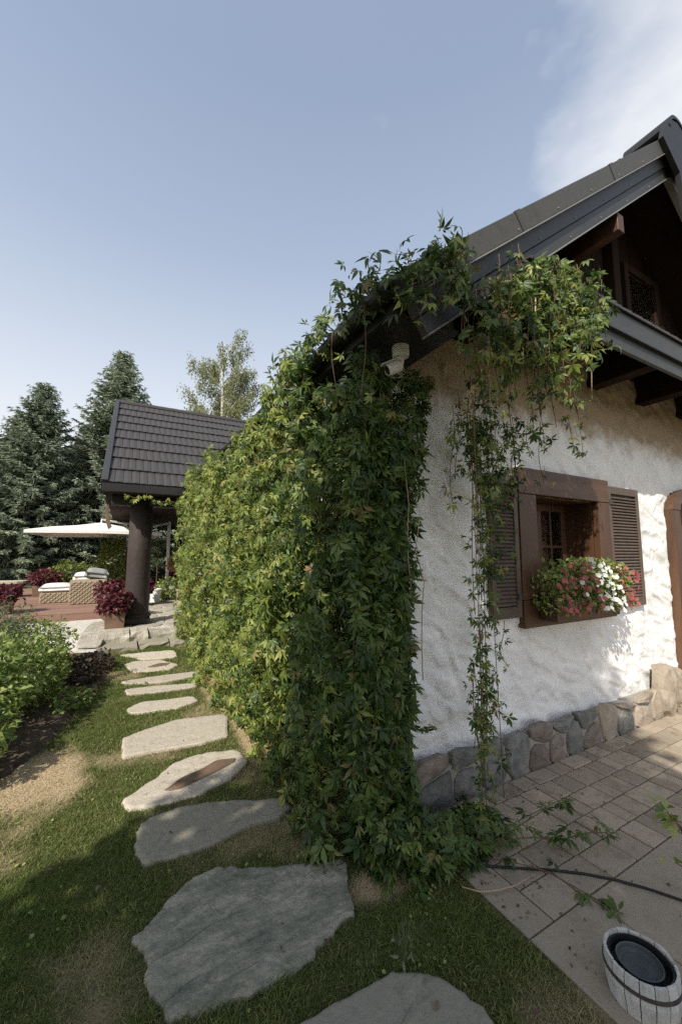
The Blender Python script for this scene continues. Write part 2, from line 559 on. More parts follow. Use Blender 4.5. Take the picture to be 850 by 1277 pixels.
MT['lime'] = leaf_mat('lime_leaf', [(.08, .12, .02), (.14, .18, .03), (.19, .22, .05)], rough=.5, trans=.3)
MT['burgundy'] = leaf_mat('burgundy_leaf', [(.045, .009, .014), (.095, .016, .026), (.15, .035, .045), (.06, .06, .02)], rough=.5, trans=.25, pos=[0, .4, .85, 1])
MT['dark_leaf'] = leaf_mat('dark_bronze_leaf', [(.025, .018, .015), (.05, .035, .025), (.08, .06, .04)], rough=.5, trans=.2)
MT['petal_red'] = leaf_mat('coral_petal', [(.22, .05, .05), (.32, .08, .075), (.40, .14, .12)], rough=.6, trans=.25)
MT['petal_white'] = leaf_mat('white_petal', [(.70, .69, .66), (.80, .80, .78)], rough=.6, trans=.2)
MT['petal_eye'] = mat('petal_throat', [(.35, .28, .06), (.22, .2, .05)], rough=.7)


def glass():
    m, t, out = nodes('window_glass')
    p = t.nodes.new('ShaderNodeBsdfPrincipled')
    p.inputs['Base Color'].default_value = (.9, .95, .93, 1)
    p.inputs['Roughness'].default_value = 0.02
    p.inputs['Transmission Weight'].default_value = 1.0
    p.inputs['IOR'].default_value = 1.45
    t.links.new(p.outputs[0], out.inputs['Surface'])
    return m


MT['glass'] = glass()


def ground_mat(name, cols, dry):
    m = mat(name, cols, scale=16, rough=1, bump=.8, bscale=60, bdist=.02, contrast=.3, spec=.1)
    t = m.node_tree
    p = [n for n in t.nodes if n.type == 'BSDF_PRINCIPLED'][0]
    src = p.inputs['Base Color'].links[0].from_socket
    a = t.nodes.new('ShaderNodeAttribute'); a.attribute_name = 'dry'
    mx = t.nodes.new('ShaderNodeMixRGB')
    mx.inputs['Color2'].default_value = (*dry, 1)
    t.links.new(a.outputs['Fac'], mx.inputs['Fac'])
    t.links.new(src, mx.inputs['Color1'])
    t.links.new(mx.outputs[0], p.inputs['Base Color'])
    return m


MT['lawn'] = ground_mat('lawn_thatch', [(.06, .058, .024), (.09, .09, .034), (.14, .125, .06)], (.42, .33, .21))

# ---- scattering
def leaflet(L_, Wd, ang, droop, fold, off=0.0, twist=0.0):
    """one folded pointed leaflet; leaf axis +Y, normal +Z; turned by ang about Z"""
    P = np.array([(0, 0, 0), (-.36, .28, fold), (0, .30, 0), (.36, .28, fold), (-.5, .55, fold), (0, .58, 0), (.5, .55, fold), (0, 1, 0)], float)
    P[:, 0] *= Wd
    P[:, 1] *= L_
    P[:, 0] += twist * P[:, 1] ** 2 / L_
    P[:, 2] -= droop * (P[:, 1] / L_) ** 2 * L_
    P[:, 1] += off
    c, s = math.cos(ang), math.sin(ang)
    Q = P.copy()
    Q[:, 0] = P[:, 0] * c - P[:, 1] * s
    Q[:, 1] = P[:, 0] * s + P[:, 1] * c
    return Q, np.array([(0, 2, 1), (0, 3, 2), (1, 2, 5), (1, 5, 4), (2, 3, 6), (2, 6, 5), (4, 5, 7), (5, 6, 7)])


def leaf_five(size=1.0, seed=0):
    r = random.Random(seed)
    Vs, Fs = [], []
    n = 0
    for a, l in ((0, 1.0), (R(44), .92), (R(-44), .92), (R(92), .66), (R(-92), .66)):
        a += r.uniform(-.22, .22)
        V, F = leaflet(l * size * r.uniform(.82, 1.12), l * size * r.uniform(.30, .38), a, r.uniform(.0, .75), .05 * size, .06 * size, r.uniform(-.25, .25))
        Vs.append(V); Fs.append(F + n)
        n += len(V)
    return np.vstack(Vs), np.vstack(Fs)


def leaf_one(w=.5, droop=.25):
    return leaflet(1.0, w, 0, droop, .07)


def frames(axis, normal, roll=None):
    """rotation matrices (N,3,3) whose columns are side, axis, normal"""
    y = unit(axis)
    z = normal - (normal * y).sum(1, keepdims=True) * y
    z = unit(z)
    x = np.cross(y, z)
    return np.stack([x, y, z], axis=2)


def scatter_mesh(bases, M, T, S, var, which=None):
    """joined copies; bases list of (V,F) with equal F width. returns V,F,attr"""
    N = len(T)
    if which is None:
        which = np.zeros(N, int)
    AV, AF, AA = [], [], []
    n = 0
    for b, (BV, BF) in enumerate(bases):
        idx = np.where(which == b)[0]
        if not len(idx):
            continue
        P = np.einsum('nij,kj->nki', M[idx], BV) * S[idx][:, None, None] + T[idx][:, None, :]
        k = len(BV)
        AV.append(P.reshape(-1, 3))
        AF.append((BF[None, :, :] + (np.arange(len(idx)) * k)[:, None, None] + n).reshape(-1, BF.shape[1]))
        AA.append(np.repeat(var[idx], k))
        n += len(idx) * k
    return np.vstack(AV), np.vstack(AF), np.concatenate(AA)


LEAF5 = [leaf_five(1.0, k) for k in range(6)]
LEAF5_ME = {}


def leaf_objects(parent, M, T, S, which, mat_, name='leaf'):
    """single leaves: own objects sharing mesh data"""
    base = wl(parent)
    for i in range(len(T)):
        key = (int(which[i]), mat_.name)
        if key not in LEAF5_ME:
            BV, BF = LEAF5[key[0]]
            me = new_mesh('leaf', BV, BF, attrs={'var': np.zeros(len(BV))})
            me.materials.append(mat_)
            LEAF5_ME[key] = me
        mx = Matrix([list(M[i][r] * S[i]) + [T[i][r] - base[r]] for r in range(3)] + [[0, 0, 0, 1]])
        link(name, LEAF5_ME[key], None, parent, mx)

# ================================================================== SETTING: ground
STONES = [
    [(0.54, 1.29), (0.7, 1.29), (0.92, 1.28), (1.04, 1.2), (1.11, 1.05), (1.09, 0.94), (0.94, 0.9), (0.67, 0.98), (0.51, 1.18)],
    [(0.11, 1.87), (0.18, 1.92), (0.31, 2.04), (0.47, 2.06), (0.58, 1.99), (0.79, 1.9), (1.02, 1.81), (0.92, 1.56), (0.75, 1.49), (0.61, 1.45), (0.44, 1.46), (0.3, 1.48), (0.2, 1.51), (0.15, 1.66), (0.15, 1.75)],
    [(0.13, 2.51), (0.19, 2.59), (0.35, 2.62), (0.54, 2.58), (0.74, 2.5), (0.92, 2.41), (0.95, 2.32), (0.86, 2.25), (0.67, 2.27), (0.47, 2.22), (0.33, 2.22), (0.16, 2.25), (0.13, 2.36)],
    [(0.06, 2.85), (0.24, 3.0), (0.4, 3.17), (0.6, 3.21), (0.85, 3.14), (0.87, 2.93), (0.72, 2.78), (0.47, 2.69), (0.27, 2.7), (0.11, 2.75)],
    [(0.07, 3.77), (0.22, 3.85), (0.52, 3.96), (0.92, 3.85), (0.84, 3.41), (0.63, 3.38), (0.31, 3.42), (0.08, 3.44)],
    [(0.1, 4.44), (0.24, 4.57), (0.72, 4.48), (0.75, 4.32), (0.55, 4.22), (0.15, 4.28)],
    [(0.1, 5.04), (0.17, 5.06), (0.81, 4.92), (0.8, 4.78), (0.45, 4.79), (0.12, 4.87)],
    [(0.06, 5.38), (0.37, 5.41), (0.94, 5.37), (0.92, 5.19), (0.51, 5.14), (0.1, 5.25)],
    [(0.09, 6.15), (0.19, 6.29), (0.54, 6.19), (0.73, 5.79), (0.6, 5.64), (0.2, 5.72)],
    [(0.01, 6.78), (0.38, 6.75), (0.77, 6.68), (0.77, 6.25), (0.31, 6.32)],
]
BED = [(-0.62, 3.45), (-0.42, 4.04), (-0.22, 5.03), (-0.02, 6.06), (-0.12, 6.75), (-0.25, 7.2), (-4.2, 7.2), (-4.2, 3.0), (-1.2, 2.9)]
DRY = [((-0.42, 3.35), .30, .55), ((1.15, 1.64), .22, .09), ((0.98, 3.3), .10, .5), ((-0.9, 2.6), .25, .2), ((0.95, 4.6), .12, .9)]


def dry_mask(x, y):
    d = np.zeros_like(x)
    n = fbm(x * 4, y * 4, 0, 3)
    for (cx, cy), rx, ry in DRY:
        q = ((x - cx) / rx) ** 2 + ((y - cy) / ry) ** 2
        d = np.maximum(d, np.clip(1.25 - q * 1.0 + (n - .5) * 1.4, 0, 1))
    return np.clip(d * .9 + np.clip((fbm(x * 2.3, y * 2.3, 0, 9) - .56) * 3, 0, .45), 0, 1)


def ground_z(x, y):
    return (fbm(x * 1.6, y * 1.6, 0, 21) - .5) * .03


tag(MB().add([(-900, -900, -.06), (900, -900, -.06), (900, 900, -.06), (-900, 900, -.06)], [(0, 1, 2, 3)]).build('ground', MT['lawn']), kind='structure')

gx = np.concatenate([np.linspace(-9, -2, 15)[:-1], np.linspace(-2, 1.62, 140)])
gy = np.concatenate([np.linspace(-9, 0.4, 20)[:-1], np.linspace(0.4, 4, 130)[:-1], np.linspace(4, 7.6, 60)])
GX, GY = np.meshgrid(gx, gy)
GZ = ground_z(GX, GY)
ni, nj = GX.shape
idx = np.arange(ni * nj).reshape(ni, nj)
F = np.stack([idx[:-1, :-1], idx[:-1, 1:], idx[1:, 1:], idx[1:, :-1]], -1).reshape(-1, 4)
lawn = build('lawn', np.stack([GX, GY, GZ], -1).reshape(-1, 3), F, MT['lawn'], smooth=True, attrs={'dry': dry_mask(GX, GY).ravel()})
tag(lawn, kind='structure')

# garden bed
bp = chaikin(BED, 2)
bx = np.linspace(-4.2, 0, 70); by = np.linspace(2.9, 7.25, 70)
BX, BY = np.meshgrid(bx, by)
edge = in_poly(BX, BY, [tuple(p) for p in bp])
BZ = np.where(edge, .03 + (fbm(BX * 6, BY * 6, 0, 5) - .4) * .09, -.05)
idx = np.arange(70 * 70).reshape(70, 70)
F = np.stack([idx[:-1, :-1], idx[:-1, 1:], idx[1:, 1:], idx[1:, :-1]], -1).reshape(-1, 4)
tag(build('garden_bed', np.stack([BX, BY, BZ], -1).reshape(-1, 3), F, MT['soil'], smooth=True), kind='structure')

# ---- stepping stones
def slab_stone(poly, top, ridge=.006, seed=0, ang=17, flow=3.0, rings=14, smooth=2, fine=1):
    P0 = []
    for i in range(len(poly)):
        a_, b_ = np.array(poly[i], float), np.array(poly[(i + 1) % len(poly)], float)
        P0 += [a_ * .9 + b_ * .1, a_ * .1 + b_ * .9]
    P = []
    for i in range(len(P0)):                      # finer outline
        a_, b_ = P0[i], P0[(i + 1) % len(P0)]
        P += [a_ + (b_ - a_) * t for t in (np.arange(5 * fine) / (5 * fine) if i % 2 == 0 else np.arange(2 * fine) / (2 * fine))]
    c = np.mean(P, axis=0)
    n = len(P)
    V, F = [], []
    a = R(ang)

    def h(x, y):
        u = x * math.cos(a) + y * math.sin(a)
        v = -x * math.sin(a) + y * math.cos(a)
        r = fbm(u * flow, v * flow * 5, 0, seed, 4)
        wob = fbm(x * 9, y * 9, 1.7, seed + 3, 3) * .12
        r2 = fbm(u * 2.0 + wob, v * 5.5 + wob * 3, 3.3, seed + 7, 4) * 9
        fr_ = r2 - np.floor(r2)
        st_ = (np.floor(r2) + np.clip((fr_ - .82) / .18, 0, 1)) / 9
        crack = np.clip(1 - np.abs(fbm(u * 1.6 + wob, v * 4, 9.1, seed + 13, 3) - .5) / .012, 0, 1)
        grain = fbm(x * 38, y * 38, 0, seed + 23, 3) - .5
        return (np.abs(r - .5) * -2.0 + .4) * ridge * .5 + (st_ - .5) * ridge * 2.6 - crack * ridge * .5 + grain * ridge * .35
    hv = {}
    ks = [1.0, 1.0, .985] + list(np.linspace(.93, .10, rings))
    jit = 1 + (fbm(np.arange(n) * .55 / fine, seed * 3.1, 0, seed + 2, 4) - .5) * .11
    PA = np.array(P)
    for i, k in enumerate(ks):
        Q = c + (PA - c) * (k * jit)[:, None]
        Hq = h(Q[:, 0], Q[:, 1])
        for j in range(n):
            q = Q[j]
            z = top + float(Hq[j])
            if i == 0: z = -.03
            elif i == 1: z -= .009
            elif i == 2: z -= .001
            V.append((q[0], q[1], z))
    V.append((c[0], c[1], top + float(h(c[0], c[1]))))
    m = len(ks)
    for i in range(m - 1):
        for j in range(n):
            F.append((i * n + j, i * n + (j + 1) % n, (i + 1) * n + (j + 1) % n, (i + 1) * n + j))
    for j in range(n):
        F.append(((m - 1) * n + j, (m - 1) * n + (j + 1) % n, m * n))
    return V, F, c


STEP_LABELS = [
    'grey stepping stone nearest the camera, cut off by the bottom edge',
    'largest slate stepping stone with diagonal ridges, in the shade',
    'rounded grey stepping stone just beyond the big ridged slate one',
    'pale pointed stepping stone with a brown flaked hollow across it',
    'broad sunlit beige stepping stone beyond the one with the brown hollow',
    'pale grey stepping stone, fifth along the path from the big ridged slate',
    'thin strip of stepping stone between two grass strips in mid path',
    'long thin stepping stone spanning the path before the small dark marked one',
    'small pale stepping stone with a dark chip near the terrace steps',
    'sandy stepping stone farthest along the path, right before the terrace steps',
]
for i, poly in enumerate(STONES):
    dark = i in (0, 1, 2)
    V, F, c = slab_stone(poly, .024 if i < 5 else .024, ridge=(.016 if i == 1 else .008 if dark else .008), seed=30 + i, smooth=2 if i not in (4, 5, 6, 7) else 1,
                         flow=4.0 if i == 1 else 5, rings=60 if i == 1 else 24, fine=4 if i == 1 else 2)
    o = build('stepping_stone', V, F, MT['step_a'] if i == 1 else MT['step_c'] if i in (0, 2) else MT['step_b'], smooth=True, at=(c[0], c[1], 0))
    if i == 1:
        pass
    tag(o, STEP_LABELS[i], 'stepping stone', 'stepping stones in the lawn path')
    if i == 3:
        hp = [(0.30, 2.83), (0.42, 2.93), (0.55, 2.97), (0.66, 3.04), (0.80, 3.0), (0.76, 2.95), (0.62, 2.88), (0.47, 2.83), (0.38, 2.80)]
        V, F, c2 = slab_stone(hp, .031, ridge=.002, seed=77, rings=4)
        V = [(x, y, max(z, .022)) for x, y, z in V]
        build('flaked_hollow', V, F, MT['hollow'], o, smooth=True)
    if i == 8:
        hp = [(0.35, 5.86), (0.5, 5.98), (0.64, 5.92), (0.6, 5.84), (0.45, 5.8)]
        V, F, c2 = slab_stone(hp, .031, ridge=.002, seed=78, rings=3)
        V = [(x, y, max(z, .02)) for x, y, z in V]
        build('dark_chip', V, F, MT['hollow'], o, smooth=True)

# ---- paving before the facade: border slabs, paver rows and the plain slab field
paving = MB().box((1.455, -3, -.05), (9, 1.89, -.006)).build('paving', MT['joint'])
tag(paving, kind='structure')
pr = random.Random(5)


def paver(x0, x1, y0, y1, m, name='paver', g=.004, z=.006):
    dz = pr.uniform(-.0025, .0025)
    me = MB().box((x0 + g, y0 + g, -.03), (x1 - g, y1 - g, z + dz))
    o = me.build(name, m, paving, bevel=.004)
    return o


rows = [(1.06, 1.13), (1.13, 1.295), (1.295, 1.45), (1.45, 1.605), (1.605, 1.76), (1.76, 1.885)]
for k, (y0, y1) in enumerate(rows):
    if k == 0:
        continue
    x = 1.78 + pr.uniform(0, .1)
    if k >= 3:
        paver(1.62, x, y0, y1, MT['paver'])
    else:
        paver(1.62, x, y0, y1, MT['slab'])
    while x < 6.2:
        w = pr.choice([.10, .105, .155, .155, .16, .22])
        paver(x, x + w, y0, y1, MT['paver'])
        x += w
for y0, y1 in ((1.13, 1.5), (1.5, 1.855)):
    paver(1.46, 1.62, y0, y1, MT['slab'], 'border_slab')
xs = [1.46, 1.86, 2.7, 3.6, 4.5, 5.4, 6.3]
ys = [1.13, .62, -.1, -.9, -1.8]
for a in range(len(ys) - 1):
    for b in range(len(xs) - 1):
        paver(xs[b], xs[b + 1], ys[a + 1], ys[a], MT['slab'], 'concrete_slab', g=.003)

# ---- terrace and steps
court = MB().box((-14, 7.62, -.05), (9, 40, .232)).build('terrace', MT['gravel'])
tag(court, kind='structure')
strip = MB()
strip.hexa([(-9, 6.95, -.05), (-.22, 7.0, -.05), (-.22, 7.66, -.05), (-9, 7.66, -.05), (-9, 7.0, .10), (-.22, 7.06, .08), (-.22, 7.66, .20), (-9, 7.66, .22)])
tag(strip.build('gravel_bank', MT['gravel']), kind='structure')


def voronoi(seeds, box):
    """polygons by half-plane clipping"""
    out = []
    for i, s in enumerate(seeds):
        poly = [np.array(q, float) for q in ((box[0], box[1]), (box[2], box[1]), (box[2], box[3]), (box[0], box[3]))]
        for j, t in enumerate(seeds):
            if i == j: continue
            d = np.array(t) - np.array(s)
            if np.dot(d, d) > 2.5: continue
            mid = (np.array(t) + np.array(s)) / 2
            new = []
            for k in range(len(poly)):
                a, b = poly[k], poly[(k + 1) % len(poly)]
                da, db = np.dot(a - mid, d), np.dot(b - mid, d)
                if da <= 0: new.append(a)
                if (da < 0) != (db < 0) and abs(da - db) > 1e-9:
                    new.append(a + (b - a) * da / (da - db))
            poly = new
            if len(poly) < 3: break
        out.append(poly)
    return out


def pillow(poly, gap, height, to3, seed=0, bulge=.3, ragged=.03, rough=.06):
    """raised irregular piece from a flat polygon: to3(u,v,h) gives the point in space"""
    P = chaikin(poly, 1)
    c = np.mean(P, axis=0)
    size = np.mean([np.linalg.norm(p - c) for p in P])
    k0 = max(.3, 1 - gap / size)
    rr = random.Random(seed)
    n = len(P)
    V, F = [], []
    j = [1 - rr.random() * ragged * 2 for _ in range(n)]
    for k, h in ((k0 * 1.0, -.02), (k0, height * .55), (k0 * .9, height * .9), (k0 * .5, height * (1 + bulge * .7))):
        for q in range(n):
            p = c + (P[q] - c) * k * j[q]
            V.append(to3(p[0], p[1], h + rr.uniform(-rough, rough) * height))
    V.append(to3(c[0], c[1], height * (1 + bulge)))
    for i in range(3):
        for q in range(n):
            F.append((i * n + q, i * n + (q + 1) % n, (i + 1) * n + (q + 1) % n, (i + 1) * n + q))
    for q in range(n):
        F.append((3 * n + q, 3 * n + (q + 1) % n, 4 * n))
    return V, F


# crazy paving on the terrace between the steps and the column
vr = random.Random(3)
seeds = []
yy = 7.75
while yy < 12.4:
    xx = -.1 + vr.uniform(0, .2)
    while xx < 2.6:
        seeds.append((xx + vr.uniform(-.1, .1), yy + vr.uniform(-.1, .1)))
        xx += .5
    yy += .42
for k, poly in enumerate(voronoi(seeds, (-.3, 7.63, 2.8, 12.6))):
    if len(poly) < 3: continue
    V, F = pillow(poly, .012, .02, lambda u, v, h: (u, v, .232 + h), seed=k, bulge=.2)
    build('flagstone', V, F, MT['court'], court, smooth=False)
# step risers: rough stones in two rows
for row, (y0, y1, z0, z1) in enumerate(((7.02, 7.34, -.03, .115), (7.32, 7.66, .05, .238))):
    x = -.28
    k = 0
    while x < 1.9:
        w = vr.uniform(.22, .62)
        a, b = x + .004, x + w - .004
        dz = vr.uniform(-.03, .012)
        dy = vr.uniform(-.03, .03)
        V = []
        for (yy, zz, sh) in ((y0 + dy, z0, 0), (y0 + dy - .01, z0 + (z1 - z0) * .6, .0), (y0 + dy + .02, z1 + dz, .012), (y1, z1 + dz + .004, .004), (y1, z0, 0)):
            for t in (0, .33, .7, 1):
                V.append((a + (b - a) * t + (sh if t == 0 else -sh if t == 1 else 0), yy + vr.uniform(-.03, .03), zz + vr.uniform(-.014, .014)))
        F = [(i * 4 + j, i * 4 + j + 1, (i + 1) * 4 + j + 1, (i + 1) * 4 + j) for i in range(4) for j in range(3)]
        F += [(0, 4, 8, 12, 16), (19, 15, 11, 7, 3)]
        o = build('step_stone', V, F, MT['step_c'] if (row == 0 and vr.random() < .6) else MT['court'], court, bevel=.004)
        x += w
# pale flank slab beside the steps
V, F, c = slab_stone([(-.55, 7.1), (-.22, 7.02), (-.16, 7.7), (-.2, 8.6), (-.42, 8.5)], .0, ridge=.012, seed=5)
V = [(x, y, z + .12 + max(0, min(1, (y - 7.0) / .9)) * .15) for x, y, z in V]
build('flank_slab', V, F, MT['court'], court, smooth=True)

# ---- wooden deck
deck = MB().box((-12, 9.16, .2), (-.34, 15.9, .36)).build('wooden_deck', MT['deck'])
tag(deck, kind='structure')
y = 9.10
k = 0
while y < 15.8:
    MB().box((-12, y + .004, .362), (-.30, y + .146, .392 + random.uniform(-.002, .002))).build('plank', MT['deck'], deck, bevel=.003)
    y += .15
MB().box((-12, 9.105, .235), (-.30, 9.155, .358)).build('front_board', MT['deck'], deck, bevel=.004)
MB().box((-.338, 9.16, .235), (-.295, 15.8, .358)).build('side_board', MT['deck'], deck, bevel=.004)

# ================================================================== HOUSE
WY = 1.95          # facade plane
WX = 1.56          # left wall plane
house = empty('house', (WX, WY, 0), 'white plastered house with brown timber gable and dark roof, overgrown by creeper', 'house')


def grid_wall(us, vs_, hole, f3, disp, seed):
    U, Vv = np.meshgrid(us, vs_)
    # coarse trowel marks
    a = R(-35)
    uu = U * math.cos(a) + Vv * math.sin(a)
    ww = -U * math.sin(a) + Vv * math.cos(a)
    warp = fbm(U * 5, Vv * 5, 0, seed + 40, 2) * 1.2
    r = fbm(uu * 5 + warp, ww * 15 + warp, 0, seed, 3)
    lump = fbm(uu * 7 + warp * 1.5, ww * 13 + warp, 2, seed + 9, 2)
    D = (r - .5) * disp * 1.1 + np.clip(lump - .52, 0, .12) * disp * 4.5 - np.clip(.42 - lump, 0, .1) * disp * 3 + (fbm(U * 1.3, Vv * 1.3, 0, seed + 5, 2) - .5) * disp * 1.2
    P = f3(U, Vv, D)
    n, m = U.shape
    idx = np.arange(n * m).reshape(n, m)
    keep = np.ones((n - 1, m - 1), bool)
    cu = (U[:-1, :-1] + U[1:, 1:]) / 2
    cv = (Vv[:-1, :-1] + Vv[1:, 1:]) / 2
    for (u0, u1, v0, v1) in hole:
        keep &= ~((cu > u0) & (cu < u1) & (cv > v0) & (cv < v1))
    F = np.stack([idx[:-1, :-1], idx[:-1, 1:], idx[1:, 1:], idx[1:, :-1]], -1)[keep]
    return P.reshape(-1, 3), F


def seg(*stops):
    out = []
    for (a, b, d) in stops:
        out += list(np.linspace(a, b, max(2, int(round((b - a) / d)) + 1))[:-1])
    return np.array(out + [stops[-1][1]])


def wall_top(u):
    u = np.where(u <= 4.32, u, 8.64 - u)
    return 2.88 + .8 * (u - 1.13) - .17


us = seg((WX, 2.82, .012), (2.82, 3.70, .02), (3.70, 5.2, .012), (5.2, 6.2, .05), (6.2, 7.04, .06))
vz = seg((-.05, 1.15, .012), (1.15, 1.96, .012), (1.96, 2.16, .012), (2.16, 3.6, .02))
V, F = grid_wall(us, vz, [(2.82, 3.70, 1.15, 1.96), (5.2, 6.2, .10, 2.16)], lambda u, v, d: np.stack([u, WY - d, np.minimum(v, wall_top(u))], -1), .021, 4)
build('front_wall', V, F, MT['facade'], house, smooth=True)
V, F = grid_wall(seg((WY, 9.0, .05)), seg((-.05, 2.95, .05)), [], lambda u, v, d: np.stack([WX - d, u, v], -1), .02, 14)
build('side_wall', V, F[:, ::-1], MT['plaster'], house, smooth=True)
MB().box((7.0, WY + .05, -.05), (7.04, 9, 2.95)).build('far_wall', MT['plaster'], house)
MB().box((WX, 8.96, -.05), (7.0, 9.0, 2.95)).build('back_wall', MT['plaster'], house)
MB().box((WX + .03, WY + .3, -.05), (7.0, 8.95, .02)).build('interior_floor', MT['interior'], house)
MB().box((2.3, 4.4, 0.02), (4.9, 4.44, 2.8)).build('interior_partition', MT['interior'], house)
MB().box((WX + .03, WY + .3, 2.8), (7.0, 8.95, 2.84)).build('interior_ceiling', MT['interior'], house)

# stone plinth
MB().box((WX - .05, 1.893, -.05), (4.62, 1.995, .22)).build('plinth_mortar', MT['mortar'], house)
MB().box((WX - .06, 1.945, -.05), (WX - .005, 8.9, .17)).build('plinth_mortar', MT['mortar'], house)
sr = random.Random(12)
seeds = []
x = WX + .02
while x < 4.6:
    w = sr.uniform(.19, .31)
    if sr.random() < .45:
        seeds.append((x + w / 2, .14 + sr.uniform(-.02, .03)))
    else:
        z0 = sr.uniform(.07, .12)
        seeds.append((x + w / 2 + sr.uniform(-.03, .03), z0))
        seeds.append((x + w / 2 + sr.uniform(-.06, .06), z0 + sr.uniform(.14, .18)))
    x += w
for k, poly in enumerate(voronoi(seeds, (WX - .05, -.02, 4.6, .33))):
    if len(poly) < 3: continue
    # uneven top edge
    poly = [np.array((p[0], p[1] if p[1] < .29 else p[1] - sr.uniform(0, .09) - (.03 if p[0] > 3.9 else 0))) for p in poly]
    V, F = pillow(poly, .007, .026, lambda u, v, h: (u, 1.898 - h, v), seed=k, bulge=.35, ragged=.05, rough=.22)
    cx = np.mean([p[0] for p in poly])
    m = MT['stone_c'] if cx > 4.05 else sr.choice([MT['stone_a'], MT['stone_a'], MT['stone_b'], MT['stone_b'], MT['stone_c']] if cx > 3.2 else [MT['stone_a'], MT['stone_a'], MT['stone_a'], MT['stone_b']])
    F = [f[::-1] for f in F]
    build('stone', V, F, m, house, smooth=False, bevel=.004)
# big upright tan boulders by the door
for (cx, cz, rx, rz, sd_) in ((4.52, .22, .17, .30, 3), (4.76, .20, .12, .22, 8)):
    poly = [(cx + rx * math.cos(a) * (.85 + .3 * sr.random()), cz + rz * math.sin(a) * (.85 + .25 * sr.random())) for a in np.linspace(0, 2 * math.pi, 9)[:-1]]
    V, F = pillow(poly, .004, .09, lambda u, v, h: (u, 1.93 - h, v), seed=sd_, bulge=.3, ragged=.08, rough=.2)
    build('boulder', V, [f[::-1] for f in F], MT['stone_c'], house, smooth=False, bevel=.006)

# ---- window
window = MB()
window.box((2.62, 1.885, 1.96), (3.875, 1.945, 2.165)).build('window', MT['casing_h'], house, bevel=.005)
win = bpy.data.objects['window']
MB().box((2.62, 1.885, .945), (3.875, 1.945, 1.15)).build('bottom_casing', MT['casing_h'], win, bevel=.005)
MB().box((2.62, 1.888, 1.153), (2.825, 1.945, 1.957)).build('side_casing', MT['casing'], win, bevel=.005)
MB().box((3.695, 1.888, 1.153), (3.875, 1.945, 1.957)).build('side_casing', MT['casing'], win, bevel=.005)
MB().box((2.80, 1.948, 1.13), (2.832, 2.28, 1.99)).build('jamb', MT['casing'], win, bevel=.003)
MB().box((3.688, 1.948, 1.13), (3.72, 2.28, 1.99)).build('jamb', MT['casing'], win, bevel=.003)
MB().box((2.834, 1.948, 1.952), (3.686, 2.28, 1.99)).build('head_lining', MT['casing_h'], win, bevel=.003)
MB().box((2.834, 1.948, 1.12), (3.686, 2.28, 1.158)).build('sill', MT['casing_h'], win, bevel=.003)
fr = MB()
fr.box((2.834, 2.19, 1.16), (2.90, 2.24, 1.95)).box((3.62, 2.19, 1.16), (3.686, 2.24, 1.95)).box((2.902, 2.192, 1.16), (3.618, 2.238, 1.225)).box((2.902, 2.192, 1.885), (3.618, 2.238, 1.95))
fr.box((3.215, 2.18, 1.226), (3.305, 2.235, 1.884))
fr.build('sash', MT['casing'], win, bevel=.003)
for xm in (3.06, 3.46):
    MB().box((xm - .012, 2.195, 1.226), (xm + .012, 2.225, 1.884)).build('muntin', MT['casing'], win)
for x0, x1 in ((2.902, 3.213), (3.307, 3.618)):
    MB().box((x0, 2.193, 1.548), (x1, 2.227, 1.572)).build('muntin', MT['casing'], win)
for x0, x1 in ((2.902, 3.046), (3.074, 3.213), (3.307, 3.446), (3.474, 3.618)):
    for z0, z1 in ((1.226, 1.547), (1.573, 1.884)):
        MB().box((x0, 2.207, z0), (x1, 2.213, z1)).build('pane', MT['glass'], win)
cv = MB()
Vc, Fc = [], []
for i in range(31):
    x = 3.36 + i * .012
    Vc += [(x, 2.36 + .02 * math.sin(i * 1.3), 1.1), (x, 2.36 + .02 * math.sin(i * 1.3 + .3), 2.05)]
    if i: Fc.append((2 * i - 2, 2 * i, 2 * i + 1, 2 * i - 1))
build('curtain', Vc, Fc, MT['curtain'], win, smooth=True)

# ---- shutters
slat_me = {}


def shutter(x0, x1, z0, z1, label):
    s = MB().box((x0, 1.895, z0), (x0 + .045, 1.932, z1)).build('shutter', MT['shutter'], house, bevel=.003)
    s['label'] = label
    MB().box((x1 - .045, 1.895, z0), (x1, 1.932, z1)).build('stile', MT['shutter'], s, bevel=.003)
    MB().box((x0 + .046, 1.896, z1 - .07), (x1 - .046, 1.931, z1)).build('rail', MT['shutter'], s, bevel=.003)
    MB().box((x0 + .046, 1.896, z0), (x1 - .046, 1.931, z0 + .08)).build('rail', MT['shutter'], s, bevel=.003)
    MB().box((x0 + .046, 1.926, z0 + .08), (x1 - .046, 1.930, z1 - .07)).build('backing', MT['shutter'], s)
    z = z0 + .10
    w = x1 - x0 - .094
    me = None
    base = wl(s)
    while z < z1 - .08:
        if me is None:
            mb = MB().hexa([(0, -.019, -.014), (w, -.019, -.014), (w, .000, .010), (0, .000, .010), (0, -.023, -.010), (w, -.023, -.010), (w, -.004, .015), (0, -.004, .015)])
            me = new_mesh('slat', mb.V, mb.F)
            me.materials.append(MT['shutter'])
        link('slat', me, None, s, Matrix.Translation(Vector((x0 + .047, 1.922, z)) - base))
        z += .0285
    for zz in (z0 + .15, z1 - .15):
        MB().box((x0 + .004 if 'right' in label else x1 - .045, 1.885, zz - .02), (x0 + .05 if 'right' in label else x1 - .004, 1.894, zz + .02)).build('hinge', MT['hoop'], s)
    return s


shutter(3.885, 4.425, 1.01, 2.12, 'right shutter in the sun')
shutter(2.295, 2.61, 1.03, 2.09, 'left shutter half hidden by hanging vines')

